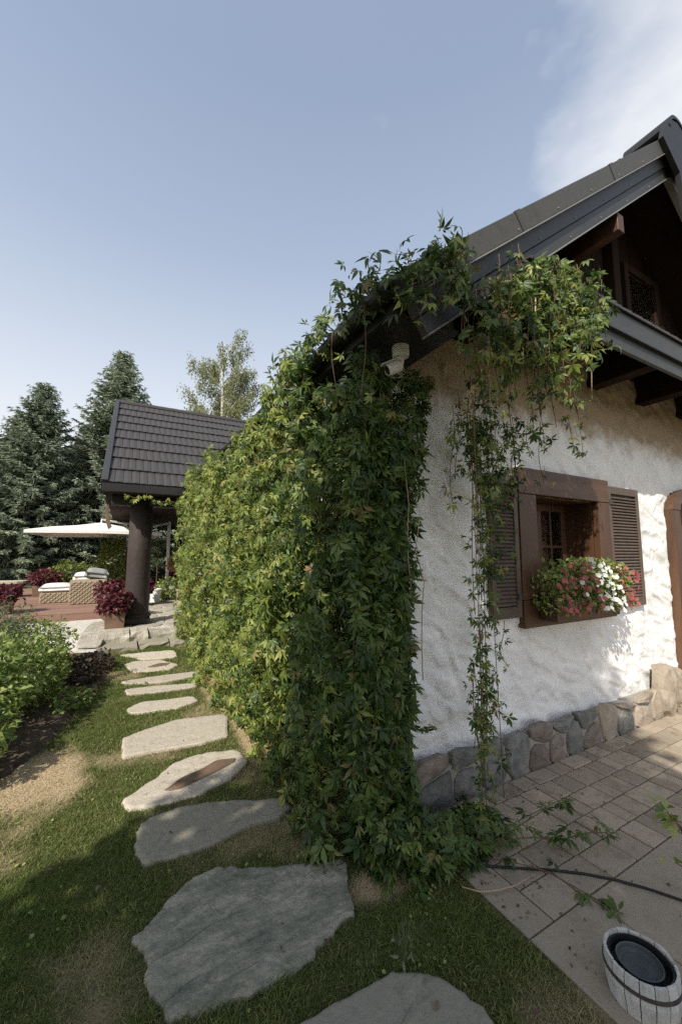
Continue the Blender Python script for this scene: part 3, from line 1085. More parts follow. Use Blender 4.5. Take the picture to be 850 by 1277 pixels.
# ---- door at the right edge
dr = MB().box((5.05, 1.87, .06), (5.225, 1.945, 1.96)).build('door', MT['casing'], house, bevel=.006)
MB().box((6.175, 1.87, .06), (6.35, 1.945, 1.96)).build('side_casing', MT['casing'], dr, bevel=.006)
arch = MB()
N = 10
for i in range(N):
    a0, a1 = math.pi * (1 - i / N), math.pi * (1 - (i + 1) / N)
    P = []
    for yv in (1.865, 1.945):
        for (r_, a) in ((.475, a0), (.475, a1), (.65, a1), (.65, a0)):
            P.append((5.7 + r_ * math.cos(a), yv, 1.962 + r_ * math.sin(a) * .42))
    arch.hexa([P[0], P[1], P[5], P[4], P[3], P[2], P[6], P[7]])
arch.build('arched_head', MT['casing_h'], dr)
for i in range(6):
    MB().box((5.232 + i * .157, 2.06, .12), (5.384 + i * .157, 2.10, 2.2)).build('board', MT['casing'], dr, bevel=.004)
MB().box((5.20, 1.95, .1), (5.23, 2.2, 2.16)).build('jamb', MT['casing'], dr)
MB().tube([(5.34, 2.06, 1.05), (5.34, 2.0, 1.05), (5.34, 1.99, 1.0)], .012, 8).build('handle', MT['hoop'], dr)
st = MB().box((4.72, 1.55, -.02), (6.6, 1.90, .10)).build('doorstep', MT['slab'], house, bevel=.01)
st['label'] = 'pale doorstep slab catching the sun'

for o in [c for c in house.children if c.name.split('.')[0] in ('window', 'shutter')]:
    o.location.y += .055
bpy.data.objects['front_wall'].location.y += .05
bpy.data.objects['door'].location.y += .05

# ---- main roof
SL = math.atan(0.8)
cs, sn = math.cos(SL), math.sin(SL)
RX = 4.32           # ridge


def rake_pt(x, off, y, side=1):
    """point on the roof line at distance off below the roof top (square to it)"""
    z = 2.88 + .8 * (x - 1.13)
    X, Z = x + off * sn, z - off * cs
    if side < 0:
        X = 2 * RX - X
    return (X, y, Z)


def rake_board(name, o0, o1, y0, y1, m, parent, side=1, x0=1.10, x1=4.30, bevel=.004):
    P = [rake_pt(x0, o0, y0, side), rake_pt(x1, o0, y0, side), rake_pt(x1, o0, y1, side), rake_pt(x0, o0, y1, side),
         rake_pt(x0, o1, y0, side), rake_pt(x1, o1, y0, side), rake_pt(x1, o1, y1, side), rake_pt(x0, o1, y1, side)]
    # keep the square-cut ends on the ridge line
    for q in (1, 2, 5, 6):
        X = RX if True else P[q][0]
        zz = 2.88 + .8 * (RX - 1.13) - (o0 if q < 4 else o1) / cs
        P[q] = (X - .002 * side, P[q][1], zz)
    return MB().hexa([P[4], P[5], P[6], P[7], P[0], P[1], P[2], P[3]]).build(name, m, parent, bevel=bevel)


roof = rake_board('roof', .03, .10, 1.50, 9.4, MT['tile'], house)
rake_board('roof_slope', .03, .10, 1.50, 9.4, MT['tile'], roof, -1)
for side in (1, -1):
    rake_board('soffit', .102, .125, 1.49, 9.4, MT['timber'], roof, side)
    rake_board('verge_flashing', 0, .125, 1.385, 1.498, MT['flashing'], roof, side)
    rake_board('verge_drip', .127, .135, 1.378, 1.42, MT['drip'], roof, side, bevel=.001)
    rake_board('verge_board', .128, .222, 1.425, 1.488, MT['verge'], roof, side)
    rake_board('verge_board', .224, .318, 1.44, 1.486, MT['verge'], roof, side)
    rake_board('verge_drip', .318, .328, 1.434, 1.49, MT['drip'], roof, side, bevel=.001)
# sleeve over the joint of the flashing and a row of screws along each board
for xj in (1.95, 3.1):
    P = [rake_pt(xj, .128, 1.380), rake_pt(xj + .05, .128, 1.380), rake_pt(xj + .05, .128, 1.40), rake_pt(xj, .128, 1.40),
         rake_pt(xj, -.004, 1.380), rake_pt(xj + .05, -.004, 1.380), rake_pt(xj + .05, -.004, 1.40), rake_pt(xj, -.004, 1.40)]
    MB().hexa(P).build('joint_sleeve', MT['flashing'], roof, bevel=.002)
screw = MB().lathe((0, 0, 0), [(.007, 0), (.007, .003), (.003, .005)], 8, Matrix.Rotation(R(90), 3, 'X'))
screw_me = new_mesh('screw', screw.V, screw.F)
screw_me.materials.append(MT['drip'])
for off, yv, x_ in ((.10, 1.385, 1.5), (.20, 1.425, 1.7), (.295, 1.44, 1.6)):
    x = x_
    while x < 4.0:
        link('screw', screw_me, None, roof, Matrix.Translation(Vector(rake_pt(x, off, yv)) - wl(roof)))
        x += .42
# tile courses on the sloping roof
nc = 13
for k in range(nc):
    xa = 1.10 + k * (RX - 1.10) / nc
    xb = xa + (RX - 1.10) / nc + .03
    rr = MB()
    yv = 1.5
    while yv < 9.3:
        P = [rake_pt(xa, -.012, yv + .004), rake_pt(xb, .028, yv + .004), rake_pt(xb, .028, yv + .326), rake_pt(xa, -.012, yv + .326)]
        Q = [rake_pt(xa, .028, yv + .004), rake_pt(xb, .03, yv + .004), rake_pt(xb, .03, yv + .326), rake_pt(xa, .028, yv + .326)]
        rr.hexa(Q + P)
        yv += .33
    rr.build('tile_course', MT['tile'], roof)
# eaves
ex = 1.10
ez = 2.88 + .8 * (ex - 1.13)
MB().box((ex + .03, 1.50, ez - .15), (ex + .055, 9.4, ez - .035)).build('eave_fascia', MT['black'], roof)
MB().box((ex + .057, 1.50, 2.718), (WX + .02, 9.4, 2.735)).build('eave_soffit', MT['black'], roof)
gut = MB()
gp = []
for a in np.linspace(math.pi, 2 * math.pi, 8):
    gp.append((ex - .028 + .05 * math.cos(a), ez - .055 + .05 * math.sin(a)))
Vg = [(p[0], yv, p[1]) for yv in (1.44, 9.4) for p in gp] + [(ex - .028 + (p[0] - ex + .028) * .9, yv, p[1] + .004) for yv in (1.44, 9.4) for p in gp]
Fg = [(i, i + 1, 8 + i + 1, 8 + i) for i in range(7)] + [(16 + i + 1, 16 + i, 24 + i, 24 + i + 1) for i in range(7)]
Fg += [(0, 8, 24, 16), (7, 23, 31, 15)] + [(i, 16 + i, 17 + i, i + 1) for i in range(7)]
build('gutter', Vg, Fg, MT['black'], roof)
# ridge cap with its round end
rz = 2.88 + .8 * (RX - 1.13)
cap = MB()
for j, (y0, y1, rr_) in enumerate([(1.34, 1.72, .165)] + [(1.78 + k * .4, 2.20 + k * .4, .15) for k in range(18)]):
    n = 14
    V, F = [], []
    for yv in (y0, y1):
        for i in range(n + 1):
            a = math.pi * i / n
            V.append((RX + rr_ * 1.15 * math.cos(a), yv, rz - .06 + rr_ * math.sin(a)))
        for i in range(n + 1):
            a = math.pi * i / n
            V.append((RX + (rr_ * 1.15 - .03) * math.cos(a), yv, rz - .075 + (rr_ - .015) * math.sin(a)))
    m_ = 2 * (n + 1)
    for i in range(n):
        F.append((i, i + 1, m_ + i + 1, m_ + i))
        F.append((n + 1 + i + 1, n + 1 + i, m_ + n + 1 + i, m_ + n + 1 + i + 1))
        F.append((i + 1, i, n + 1 + i, n + 1 + i + 1))
        F.append((m_ + i, m_ + i + 1, m_ + n + 2 + i, m_ + n + 1 + i))
    F.append((0, m_, m_ + n + 1, n + 1)); F.append((n, 2 * n + 1, m_ + 2 * n + 1, m_ + n))
    build('ridge_tile', V, F, MT['black'], roof, smooth=False)
ap = [(3.99, 5.17), (4.27, 4.96), (RX, 4.62), (4.37, 4.96), (4.65, 5.17), (4.57, 5.34), (4.46, 5.45), (RX, 5.49), (4.18, 5.45), (4.07, 5.34)]
MB().add([(x, 1.345, z) for x, z in ap] + [(x, 1.384, z) for x, z in ap],
         [tuple(range(10)), tuple(range(19, 9, -1))] + [(i, 10 + i, 10 + (i + 1) % 10, (i + 1) % 10) for i in range(10)]).build('ridge_end', MT['black'], roof)

# ---- timber gable
def under_roof(x):
    x = x if x <= RX else 2 * RX - x
    return 2.88 + .8 * (x - 1.13) - .14 / cs


x = 1.75
while x < 2 * RX - 1.75:
    w = .15
    z0 = 3.42
    za, zb = under_roof(x + .003), under_roof(x + w - .003)
    if min(za, zb) > z0 + .03:
        yo = random.uniform(-.004, .004)
        MB().hexa([(x + .003, 1.93 + yo, z0), (x + w - .003, 1.93 + yo, z0), (x + w - .003, 1.96, z0), (x + .003, 1.96, z0),
                   (x + .003, 1.93 + yo, za), (x + w - .003, 1.93 + yo, zb), (x + w - .003, 1.96, zb), (x + .003, 1.96, za)]).build('gable_board', MT['timber'], house, bevel=.004)
    x += w
MB().box((2.2, 1.962, 3.3), (6.44, 2.0, 3.55)).build('gable_backing', MT['timber'], house)
# purlins carrying the overhang
for (px_, ) in ((3.36,), (2.35,)):
    zt = 2.88 + .8 * (px_ - .065 - 1.13) - .40
    MB().box((px_ - .045, 1.447, zt - .15), (px_ + .045, 1.925, zt)).build('purlin', MT['casing'], house, bevel=.006)
# gable window with post
gw = MB().box((4.36, 1.88, 3.46), (4.44, 1.926, 4.5)).build('gable_window', MT['timber'], house, bevel=.004)
MB().box((5.0, 1.88, 3.46), (5.08, 1.926, 4.5)).build('side_frame', MT['timber'], gw, bevel=.004)
MB().box((4.442, 1.882, 4.42), (4.998, 1.926, 4.5)).build('head', MT['timber'], gw, bevel=.004)
MB().box((4.30, 1.84, 3.40), (5.14, 1.926, 3.458)).build('sill', MT['timber'], gw, bevel=.004)
MB().box((4.442, 1.912, 3.46), (4.998, 1.918, 4.418)).build('pane', MT['glass'], gw)
MB().box((4.06, 1.84, 3.42), (4.18, 1.926, 4.75)).build('gable_post', MT['timber'], house, bevel=.006)

# ---- pent roof over the ground floor facade
pent = MB().hexa([(2.05, 1.43, 3.255), (7.0, 1.43, 3.255), (7.0, 1.945, 3.40), (2.05, 1.945, 3.40),
                  (2.05, 1.43, 3.285), (7.0, 1.43, 3.285), (7.0, 1.945, 3.43), (2.05, 1.945, 3.43)]).build('pent_roof', MT['timber'], house)
MB().box((2.02, 1.405, 3.13), (7.05, 1.43, 3.29)).build('fascia', MT['verge'], pent, bevel=.004)
MB().box((1.95, 1.425, 3.005), (7.05, 1.455, 3.127)).build('fascia', MT['verge'], pent, bevel=.004)
MB().box((2.02, 1.395, 3.118), (7.05, 1.424, 3.129)).build('drip_edge', MT['black'], pent)
x = 2.08
while x < 7.0:
    mb = MB().hexa([(x, 1.385, 3.293), (x + .145, 1.385, 3.293), (x + .145, 1.94, 3.452), (x, 1.94, 3.452), (x, 1.385, 3.312), (x + .145, 1.385, 3.318), (x + .145, 1.94, 3.475), (x, 1.94, 3.47)])
    mb.build('tile', MT['tile'], pent)
    x += .15
for jx in (2.05, 2.9, 3.78, 4.66, 5.54, 6.42):
    MB().hexa([(jx, 1.457, 3.065), (jx + .15, 1.457, 3.065), (jx + .15, 2.03, 3.065), (jx, 2.03, 3.065), (jx, 1.457, 3.255), (jx + .15, 1.457, 3.255), (jx + .15, 2.03, 3.38), (jx, 2.03, 3.38)]).build('joist', MT['timber'], house, bevel=.004)

# ---- surveillance camera under the eave
cc = empty('surveillance_camera', (1.38, 1.77, 2.66), 'white security camera on a round mount under the eave at the house corner', 'camera')
MB().lathe((1.38, 1.77, 2.0), [(.046, .655), (.050, .662), (.050, .695), (.048, .697), (.048, .701), (.050, .703), (.050, .717)], 24).build('mount', MT['white_plastic'], cc, smooth=False)
MB().tube([(1.38, 1.77, 2.655), (1.382, 1.768, 2.63), (1.38, 1.77, 2.61), (1.365, 1.775, 2.60)], [.02, .017, .017, .017], 12).build('bracket', MT['white_plastic'], cc, smooth=True)
bd = Vector((-.80, .25, -.42)).normalized()
q = bd.to_track_quat('Z', 'Y').to_matrix()
c0 = Vector((1.372, 1.772, 2.602))
MB().lathe(c0, [(.026, -.01), (.034, .0), (.036, .02), (.036, .085), (.034, .088), (.030, .088), (.028, .08)], 20, q).build('housing', MT['white_plastic'], cc)
MB().lathe(c0 + bd * .079, [(.027, 0), (.027, .003), (.012, .003)], 16, q).build('lens', MT['lens'], cc)
hd = MB()
side_ = bd.cross(Vector((0, 0, 1))).normalized()
upv = side_.cross(bd).normalized()
hd.obox(c0 + bd * .06 + upv * .038, side_ * .03, bd * .055, upv * .003)
hd.build('sun_hood', MT['white_plastic'], cc, bevel=.002)

# ================================================================== PORCH beyond the house
porch = empty('porch', (.27, 8.12, .25), 'open porch with dark tiled roof on a thick round brown column', 'porch')
PX0, PX1 = -.32, 5.6
PY0, PZ0 = 7.5, 2.67
PYR, PZR = 11.7, 5.49
pl = math.hypot(PYR - PY0, PZR - PZ0)
su = np.array((0, (PYR - PY0) / pl, (PZR - PZ0) / pl))
nu = np.array((0, -su[2], su[1]))


def pp(x, s, h, back=False):
    p = np.array((x, PY0, PZ0)) + su * s + nu * h
    if back:
        p[1] = 2 * PYR - p[1]
    return tuple(p)


proof = MB().hexa([pp(PX0, 0, -.09), pp(PX1, 0, -.09), pp(PX1, pl, -.09), pp(PX0, pl, -.09), pp(PX0, 0, -.01), pp(PX1, 0, -.01), pp(PX1, pl, -.01), pp(PX0, pl, -.01)]).build('roof', MT['timber'], porch)
MB().hexa([pp(PX0, 0, -.09, 1), pp(PX1, 0, -.09, 1), pp(PX1, pl, -.09, 1), pp(PX0, pl, -.09, 1), pp(PX0, 0, -.01, 1), pp(PX1, 0, -.01, 1), pp(PX1, pl, -.01, 1), pp(PX0, pl, -.01, 1)]).build('back_slope', MT['tile'], proof)
NCO = 9
cl = pl / NCO
tr_ = random.Random(8)
for k in range(NCO):
    mb = MB()
    x = PX0 + .02 - (.06 if k % 2 else 0)
    while x < PX1:
        w = .125
        xa, xb = max(x, PX0 + .02), min(x + w - .006, PX1)
        if xb - xa > .03:
            d = tr_.uniform(0, .008)
            s0, s1 = k * cl - .02, (k + 1) * cl + .03
            xm = xa + (xb - xa) * .5
            V = [pp(xa, s0, .028 + d), pp(xm, s0 - .003, .036 + d), pp(xb, s0, .028 + d), pp(xa, s1, .0), pp(xm, s1, .008), pp(xb, s1, .0),
                 pp(xa, s0, -.008), pp(xm, s0, -.008), pp(xb, s0, -.008)]
            mb.add(V, [(0, 1, 4, 3), (1, 2, 5, 4), (6, 7, 1, 0), (7, 8, 2, 1), (6, 0, 3), (8, 5, 2)])
        x += w
    o = mb.build('tile_course', MT['tile'], proof)
    o['kind'] = 'stuff'
MB().hexa([pp(PX0 - .05, -.03, -.12), pp(PX0 + .05, -.03, -.12), pp(PX0 + .05, pl + .02, -.12), pp(PX0 - .05, pl + .02, -.12),
           pp(PX0 - .05, -.03, .07), pp(PX0 + .05, -.03, .07), pp(PX0 + .05, pl + .02, .07), pp(PX0 - .05, pl + .02, .07)]).build('verge_board', MT['verge'], proof, bevel=.006)
mb = MB()
for i in range(22):
    xx = PX0 - .04 + i * .27
    mb.tube([(xx, PYR, PZR + .0), (xx + .28, PYR, PZR + .0)], [.085, .078], 10)
mb.build('ridge_tile_row', MT['tile'], proof)
MB().box((PX0 - .03, PY0 - .05, PZ0 - .145), (PX1, PY0 + .0, PZ0 - .015)).build('eave_fascia', MT['black'], proof, bevel=.004)
MB().box((PX0, PY0 + .002, PZ0 - .13), (PX1, PYR * 2 - PY0, PZ0 - .105)).build('ceiling', MT['timber'], proof)
MB().box((PX0 + .1, 7.98, 2.36), (2.4, 8.22, 2.535)).build('beam', MT['black'], porch, bevel=.006)
MB().box((.17, 8.225, 2.36), (.37, 14.6, 2.53)).build('beam', MT['timber'], porch, bevel=.006)
prof = [(.215, .16), (.205, .2), (.20, .25), (.195, 1.2), (.182, 2.25)]
MB().lathe((.27, 8.12, .25), [(r_, z - .03) for r_, z in prof], 28).build('column', MT['column'], porch, smooth=True)
colm = bpy.data.objects['column']
MB().box((.05, 7.90, .252), (.49, 8.34, .37)).build('plinth_block', MT['black'], colm, bevel=.02)
MB().lathe((.27, 8.12, .25), [(.235, .115), (.245, .13), (.235, .16), (.21, .175)], 28).build('base_ring', MT['column'], colm, smooth=True)
MB().lathe((.27, 14.4, .25), [(r_, z - .03) for r_, z in prof], 24).build('rear_column', MT['column'], porch, smooth=True)


def knee(name, pts, w, d, m, parent):
    V = []
    F = []
    n = len(pts)
    for i, p in enumerate(pts):
        for dy in (-w, w):
            V.append((p[0] - d, p[1] + dy, p[2] - d)); V.append((p[0] + d, p[1] + dy, p[2] + d))
    for i in range(n - 1):
        a, b = 4 * i, 4 * i + 4
        F += [(a, a + 1, b + 1, b), (a + 2, b + 2, b + 3, a + 3), (a, b, b + 2, a + 2), (a + 1, a + 3, b + 3, b + 1)]
    F += [(0, 2, 3, 1), (4 * n - 4, 4 * n - 3, 4 * n - 1, 4 * n - 2)]
    return build(name, V, F, m, parent, bevel=.004)


knee('curved_bracket', [(.10 - .10 * math.cos(a) - .28, 8.1, 2.34 - .42 * math.sin(a) + 0) for a in np.linspace(0, 1.2, 7)], .05, .025, MT['planter'], porch)
MB().box((1.02, 8.0, 1.98), (1.22, 8.2, 2.355)).build('corbel', MT['planter'], porch, bevel=.02)
MB().box((1.15, 8.8, .25), (1.2, 8.82, .26)).build('ground_lamp_box', MT['black'], porch)

# ================================================================== GARDEN FURNITURE
# cantilever parasol
um = empty('cantilever_parasol', (1.2, 13.0, .25), 'white cantilever parasol over the deck seating with a white side post', 'parasol')
cx, cy, cz = -.55, 12.6, 2.34
V = [(cx, cy, cz)]
F = []
hw = 1.42
edge_pts = []
for i in range(16):
    s = i / 16 * 4
    k = int(s)
    t = s - k
    corners = [(-1, -1), (1, -1), (1, 1), (-1, 1)]
    a, b = corners[k], corners[(k + 1) % 4]
    ex_, ey_ = a[0] + (b[0] - a[0]) * t, a[1] + (b[1] - a[1]) * t
    edge_pts.append((ex_, ey_, .02 * (1 - abs(2 * t - 1))))
for f_, zz in ((.35, -.10), (.7, -.20), (1.0, -.305)):
    for (ex_, ey_, up) in edge_pts:
        sag = -.02 * (1 if f_ == .35 else 0)
        V.append((cx + ex_ * hw * f_, cy + ey_ * hw * f_, cz + zz + up + sag))
for (ex_, ey_, up) in edge_pts:
    V.append((cx + ex_ * hw * 1.003, cy + ey_ * hw * 1.003, cz - .375 + up))
for j in range(16):
    F.append((0, 1 + j, 1 + (j + 1) % 16))
for r_ in range(3):
    for j in range(16):
        F.append((1 + r_ * 16 + j, 1 + (r_ + 1) * 16 + j, 1 + (r_ + 1) * 16 + (j + 1) % 16, 1 + r_ * 16 + (j + 1) % 16))
build('canopy', V, F, MT['white_fabric'], um, smooth=False)
for (a, b) in ((-1, -1), (1, -1), (1, 1), (-1, 1), (0, -1), (1, 0), (0, 1), (-1, 0)):
    MB().tube([(cx, cy, cz - .06), (cx + a * hw * .98, cy + b * hw * .98, cz - .33)], .012, 6).build('rib', MT['white_metal'], um)
MB().tube([(1.2, 13.0, .26), (1.2, 13.0, 2.45)], .045, 12).build('post', MT['white_metal'], um)
MB().tube([(1.2, 13.0, 2.42), (.6, 12.9, 2.28), (-.1, 12.75, 2.36), (cx, cy, 2.42), (cx, cy, 2.2)], .03, 10).build('arm', MT['white_metal'], um)
MB().tube([(1.2, 13.0, 1.95), (.65, 12.9, 2.2)], .022, 8).build('strut', MT['white_metal'], um)
MB().box((.8, 12.65, .252), (1.6, 13.35, .31)).build('base', MT['mortar'], um, bevel=.01)


def wicker_box(name, a, b, mat_, parent):
    """weave as real ridges: rows of bands round the box"""
    mb = MB()
    mb.box((a[0] + .012, a[1] + .012, a[2]), (b[0] - .012, b[1] - .012, b[2]))
    z = a[2] + .01
    k = 0
    while z < b[2] - .03:
        x = a[0]
        j = 0
        while x < b[0] - .03:
            d = .030 if (j + k) % 2 else .004
            mb.box((x, a[1] + .012 - d, z), (x + .042, a[1] + .03, z + .034))
            x += .05
            j += 1
        z += .044
        k += 1
    y = a[1]
    return mb.build(name, mat_, parent)


def cushion(name, a, b, m, parent=None, puff=.03, rot=None, at=None):
    a, b = np.array(a, float), np.array(b, float)
    n = 8
    V, F = [], []
    c = (a + b) / 2
    h = (b - a) / 2
    for s in (1, -1):
        for i in range(n + 1):
            for j in range(n + 1):
                u, v = i / n * 2 - 1, j / n * 2 - 1
                e = (1 - u ** 6) * (1 - v ** 6)
                V.append(np.array((u * h[0], v * h[1], s * (h[2] * (.35 + .65 * e ** .5) + puff * (1 - u * u) * (1 - v * v)))))
    for s in (0, 1):
        o_ = s * (n + 1) ** 2
        for i in range(n):
            for j in range(n):
                q = (o_ + i * (n + 1) + j, o_ + (i + 1) * (n + 1) + j, o_ + (i + 1) * (n + 1) + j + 1, o_ + i * (n + 1) + j + 1)
                F.append(q if s == 0 else q[::-1])
    ring = [i * (n + 1) for i in range(n + 1)] + [n * (n + 1) + j for j in range(1, n + 1)] + [i * (n + 1) + n for i in range(n - 1, -1, -1)] + [j for j in range(n - 1, 0, -1)]
    o2 = (n + 1) ** 2
    for k in range(len(ring)):
        p, q = ring[k], ring[(k + 1) % len(ring)]
        F.append((p, q, q + o2, p + o2))
    V = np.array(V)
    if rot is not None:
        V = V @ np.array(Matrix.Rotation(rot[0], 3, rot[1])).T
    V = V + c
    return build(name, V, F, m, parent, smooth=True, at=at)


sofa = empty('wicker_sofa', (-.6, 10.6, .392), 'pale wicker sofa seen from behind on the deck', 'sofa')
wicker_box('back', (-.97, 10.40, .40), (-.27, 10.50, .92), MT['wicker'], sofa)
wicker_box('base', (-.97, 10.505, .40), (-.27, 11.1, .62), MT['wicker'], sofa)
wicker_box('armrest', (-.355, 10.506, .625), (-.27, 11.1, .8), MT['wicker'], sofa)
cushion('seat_cushion', (-.95, 10.52, .63), (-.36, 11.08, .78), MT['white_fabric'], sofa)
p1 = cushion('pillow', (-.93, 10.51, .86), (-.5, 10.63, 1.06), MT['white_fabric'], rot=None, at=(-.7, 10.6, .86))
tag(p1, 'white pillow propped on the wicker sofa back, left one', 'pillow', 'pillows on the wicker sofa')
p2 = cushion('pillow', (-.72, 10.50, .88), (-.25, 10.62, 1.14), MT['grey_fabric'], rot=(R(9), 'Y'), at=(-.5, 10.6, .88))
tag(p2, 'grey tilted pillow on the wicker sofa back, right one', 'pillow', 'pillows on the wicker sofa')
ot = empty('wicker_ottoman', (-1.3, 11.1, .392), 'low wicker ottoman with thick white cushion left of the sofa', 'ottoman')
wicker_box('base', (-1.56, 10.95, .40), (-.99, 11.5, .62), MT['wicker'], ot)
cushion('cushion', (-1.58, 10.93, .61), (-.97, 11.52, .80), MT['white_fabric'], ot, puff=.02)

# low stone bench at the far left
bn = empty('stone_bench', (-2.6, 13.0, .25), 'grey stone slab bench on two dark stumps at the far left edge of the deck', 'bench')
V, F, c = slab_stone([(-3.6, 12.7), (-2.15, 12.7), (-2.1, 13.2), (-3.6, 13.25)], 0, ridge=.01, seed=90, smooth=1)
build('seat', [(x, y, z + .80 if z > -.02 else .74) for x, y, z in V], F, MT['step_b'], bn)
for xx in (-3.2, -2.35):
    MB().lathe((xx, 12.95, .392), [(.16, 0), (.15, .2), (.14, .345)], 12).build('leg', MT['bark'], bn)


# ---------- generic plants
def foliage_cloud(n, centre, radii, size, rng, up=.35, droop=.2, shell=.55, lump=.35, flat_bottom=None):
    """positions and frames for leaves filling an uneven ellipsoid"""
    d = unit(rng.normal(size=(n, 3)))
    lumps = fbm(d[:, 0] * 2.1 + centre[0] * 3, d[:, 1] * 2.1 + centre[1], d[:, 2] * 2.1, 17, 3)
    rad = (shell + (1 - shell) * rng.random(n) ** .6) * (1 + (lumps - .5) * 3 * lump)
    T = d * rad[:, None] * np.array(radii) + np.array(centre)
    if flat_bottom is not None:
        T[:, 2] = np.maximum(T[:, 2], flat_bottom + rng.random(n) * .05)
    ax = unit(d + rng.normal(size=(n, 3)) * .8 + np.array((0, 0, -droop)))
    no = unit(d * .6 + rng.normal(size=(n, 3)) * .5 + np.array((0, 0, up)))
    return frames(ax, no), T, size * (.65 + .7 * rng.random(n))


def foliage(name, parent, n, centre, radii, size, m, w=.5, seed=0, stuff=True, **kw):
    rng = np.random.default_rng(seed)
    M, T, S = foliage_cloud(n, centre, radii, size, rng, **kw)
    V, F, A = scatter_mesh([leaf_one(w)], M, T, S, rng.random(n))
    o = build(name, V, F, m, parent, attrs={'var': A})
    if stuff: o['kind'] = 'stuff'
    return o


def stems(name, parent, base, tips, r0, m, n=6, sag=0.0, seed=0):
    mb = MB()
    rr = random.Random(seed)
    for t in tips:
        b = Vector(base) + Vector((rr.uniform(-.03, .03), rr.uniform(-.03, .03), 0))
        t = Vector(t)
        mid = (b + t) / 2 + Vector((rr.uniform(-.05, .05), rr.uniform(-.05, .05), sag)) * (t - b).length
        mb.tube([b, (b + mid) / 2 + Vector((0, 0, .02)), mid, (mid + t) / 2, t], [r0, r0 * .85, r0 * .7, r0 * .5, r0 * .3], n)
    return mb.build(name, m, parent, smooth=True)


def shrub(name, label, cat, base, centre, radii, n, size, m, group=None, w=.5, seed=0, stem='stem', nst=7, **kw):
    s = empty(name, base, label, cat, group)
    foliage('foliage', s, n, centre, radii, size, m, w, seed, **kw)
    rr = random.Random(seed)
    tips = [(centre[0] + rr.uniform(-.7, .7) * radii[0], centre[1] + rr.uniform(-.7, .7) * radii[1], centre[2] + rr.uniform(-.2, .7) * radii[2]) for _ in range(nst)]
    stems('stems', s, base, tips, .006 + .008 * radii[2], MT[stem], seed=seed)
    return s


# left garden bed
shrub('garden_shrub', 'leafy green shrub at the left edge nearest the lawn in the bed', 'shrub', (-1.0, 4.3, .03), (-1.0, 4.35, .40), (.42, .55, .40), 2800, .052, MT['bush'], 'shrubs in the garden bed', seed=1, w=.55, flat_bottom=.03)
shrub('garden_shrub', 'bright green shrub in the middle of the bed beside the soil edge', 'shrub', (-.72, 5.0, .03), (-.76, 5.05, .30), (.33, .55, .34), 2800, .046, MT['bush'], 'shrubs in the garden bed', seed=2, w=.55, flat_bottom=.03)
shrub('garden_shrub', 'green shrub behind the others in the bed, below the gravel', 'shrub', (-1.05, 6.0, .03), (-1.05, 5.95, .36), (.6, .6, .36), 3000, .05, MT['bush'], 'shrubs in the garden bed', seed=3, w=.5, flat_bottom=.03)
shrub('garden_shrub', 'large green shrub cut by the left edge of the picture', 'shrub', (-1.7, 4.9, .03), (-1.75, 4.9, .48), (.6, .8, .45), 3200, .054, MT['bush'], 'shrubs in the garden bed', seed=4, w=.5, flat_bottom=.03)
shrub('garden_shrub', 'low leafy shrub at the near end of the bed above the dry patch', 'shrub', (-.92, 3.55, .03), (-.92, 3.58, .24), (.30, .4, .27), 1500, .06, MT['bush'], 'shrubs in the garden bed', seed=6, w=.55, flat_bottom=.03)
shrub('garden_shrub', 'small low leafy plant at the tip of the soil bed', 'shrub', (-.35, 4.75, .03), (-.36, 4.75, .08), (.16, .24, .10), 260, .05, MT['bush'], 'shrubs in the garden bed', seed=5, w=.6, flat_bottom=.03, nst=4)
for k, (x, y, h, lab) in enumerate(((-.36, 5.55, .12, 'dark bronze low plant on the soil, nearer one by the grass'), (-.22, 6.05, .13, 'dark bronze low plant on the soil at the bed corner'), (-.5, 5.9, .14, 'dark bronze low plant on the soil behind the bright shrub'))):
    shrub('bronze_plant', lab, 'plant', (x, y, .03), (x, y, .03 + h * .6), (.2, .28, h), 420, .05, MT['dark_leaf'], 'bronze plants along the bed edge', seed=20 + k, w=.7, flat_bottom=.03, nst=4)


def upright(name, label, base, h, n, leafl, m, seed, group=None, w=.35, lean=(0, 0)):
    """upright stem with whorls of leaves"""
    s = empty(name, base, label, 'plant', group)
    rng = np.random.default_rng(seed)
    top = Vector(base) + Vector((lean[0], lean[1], h))
    mb = MB().tube([base, (Vector(base) + top) / 2 + Vector((.01, .01, 0)), top], [.006, .005, .003], 6)
    mb.build('stem', MT['stem_green'], s, smooth=True)
    ax, no, T, S = [], [], [], []
    for k in range(n):
        t = .25 + .75 * k / (n - 1)
        p = np.array(Vector(base).lerp(top, t))
        for j in range(4):
            a = k * .9 + j * math.pi / 2 + rng.normal() * .15
            ax.append((math.cos(a), math.sin(a), .25)); no.append((-.3 * math.cos(a), -.3 * math.sin(a), 1))
            T.append(p); S.append(leafl * (1.15 - .6 * t) * (.85 + .3 * rng.random()))
    M = frames(np.array(ax), np.array(no))
    V, F, A = scatter_mesh([leaf_one(w, .3)], M, np.array(T), np.array(S), rng.random(len(T)))
    build('leaves', V, F, m, s, attrs={'var': A})
    return s


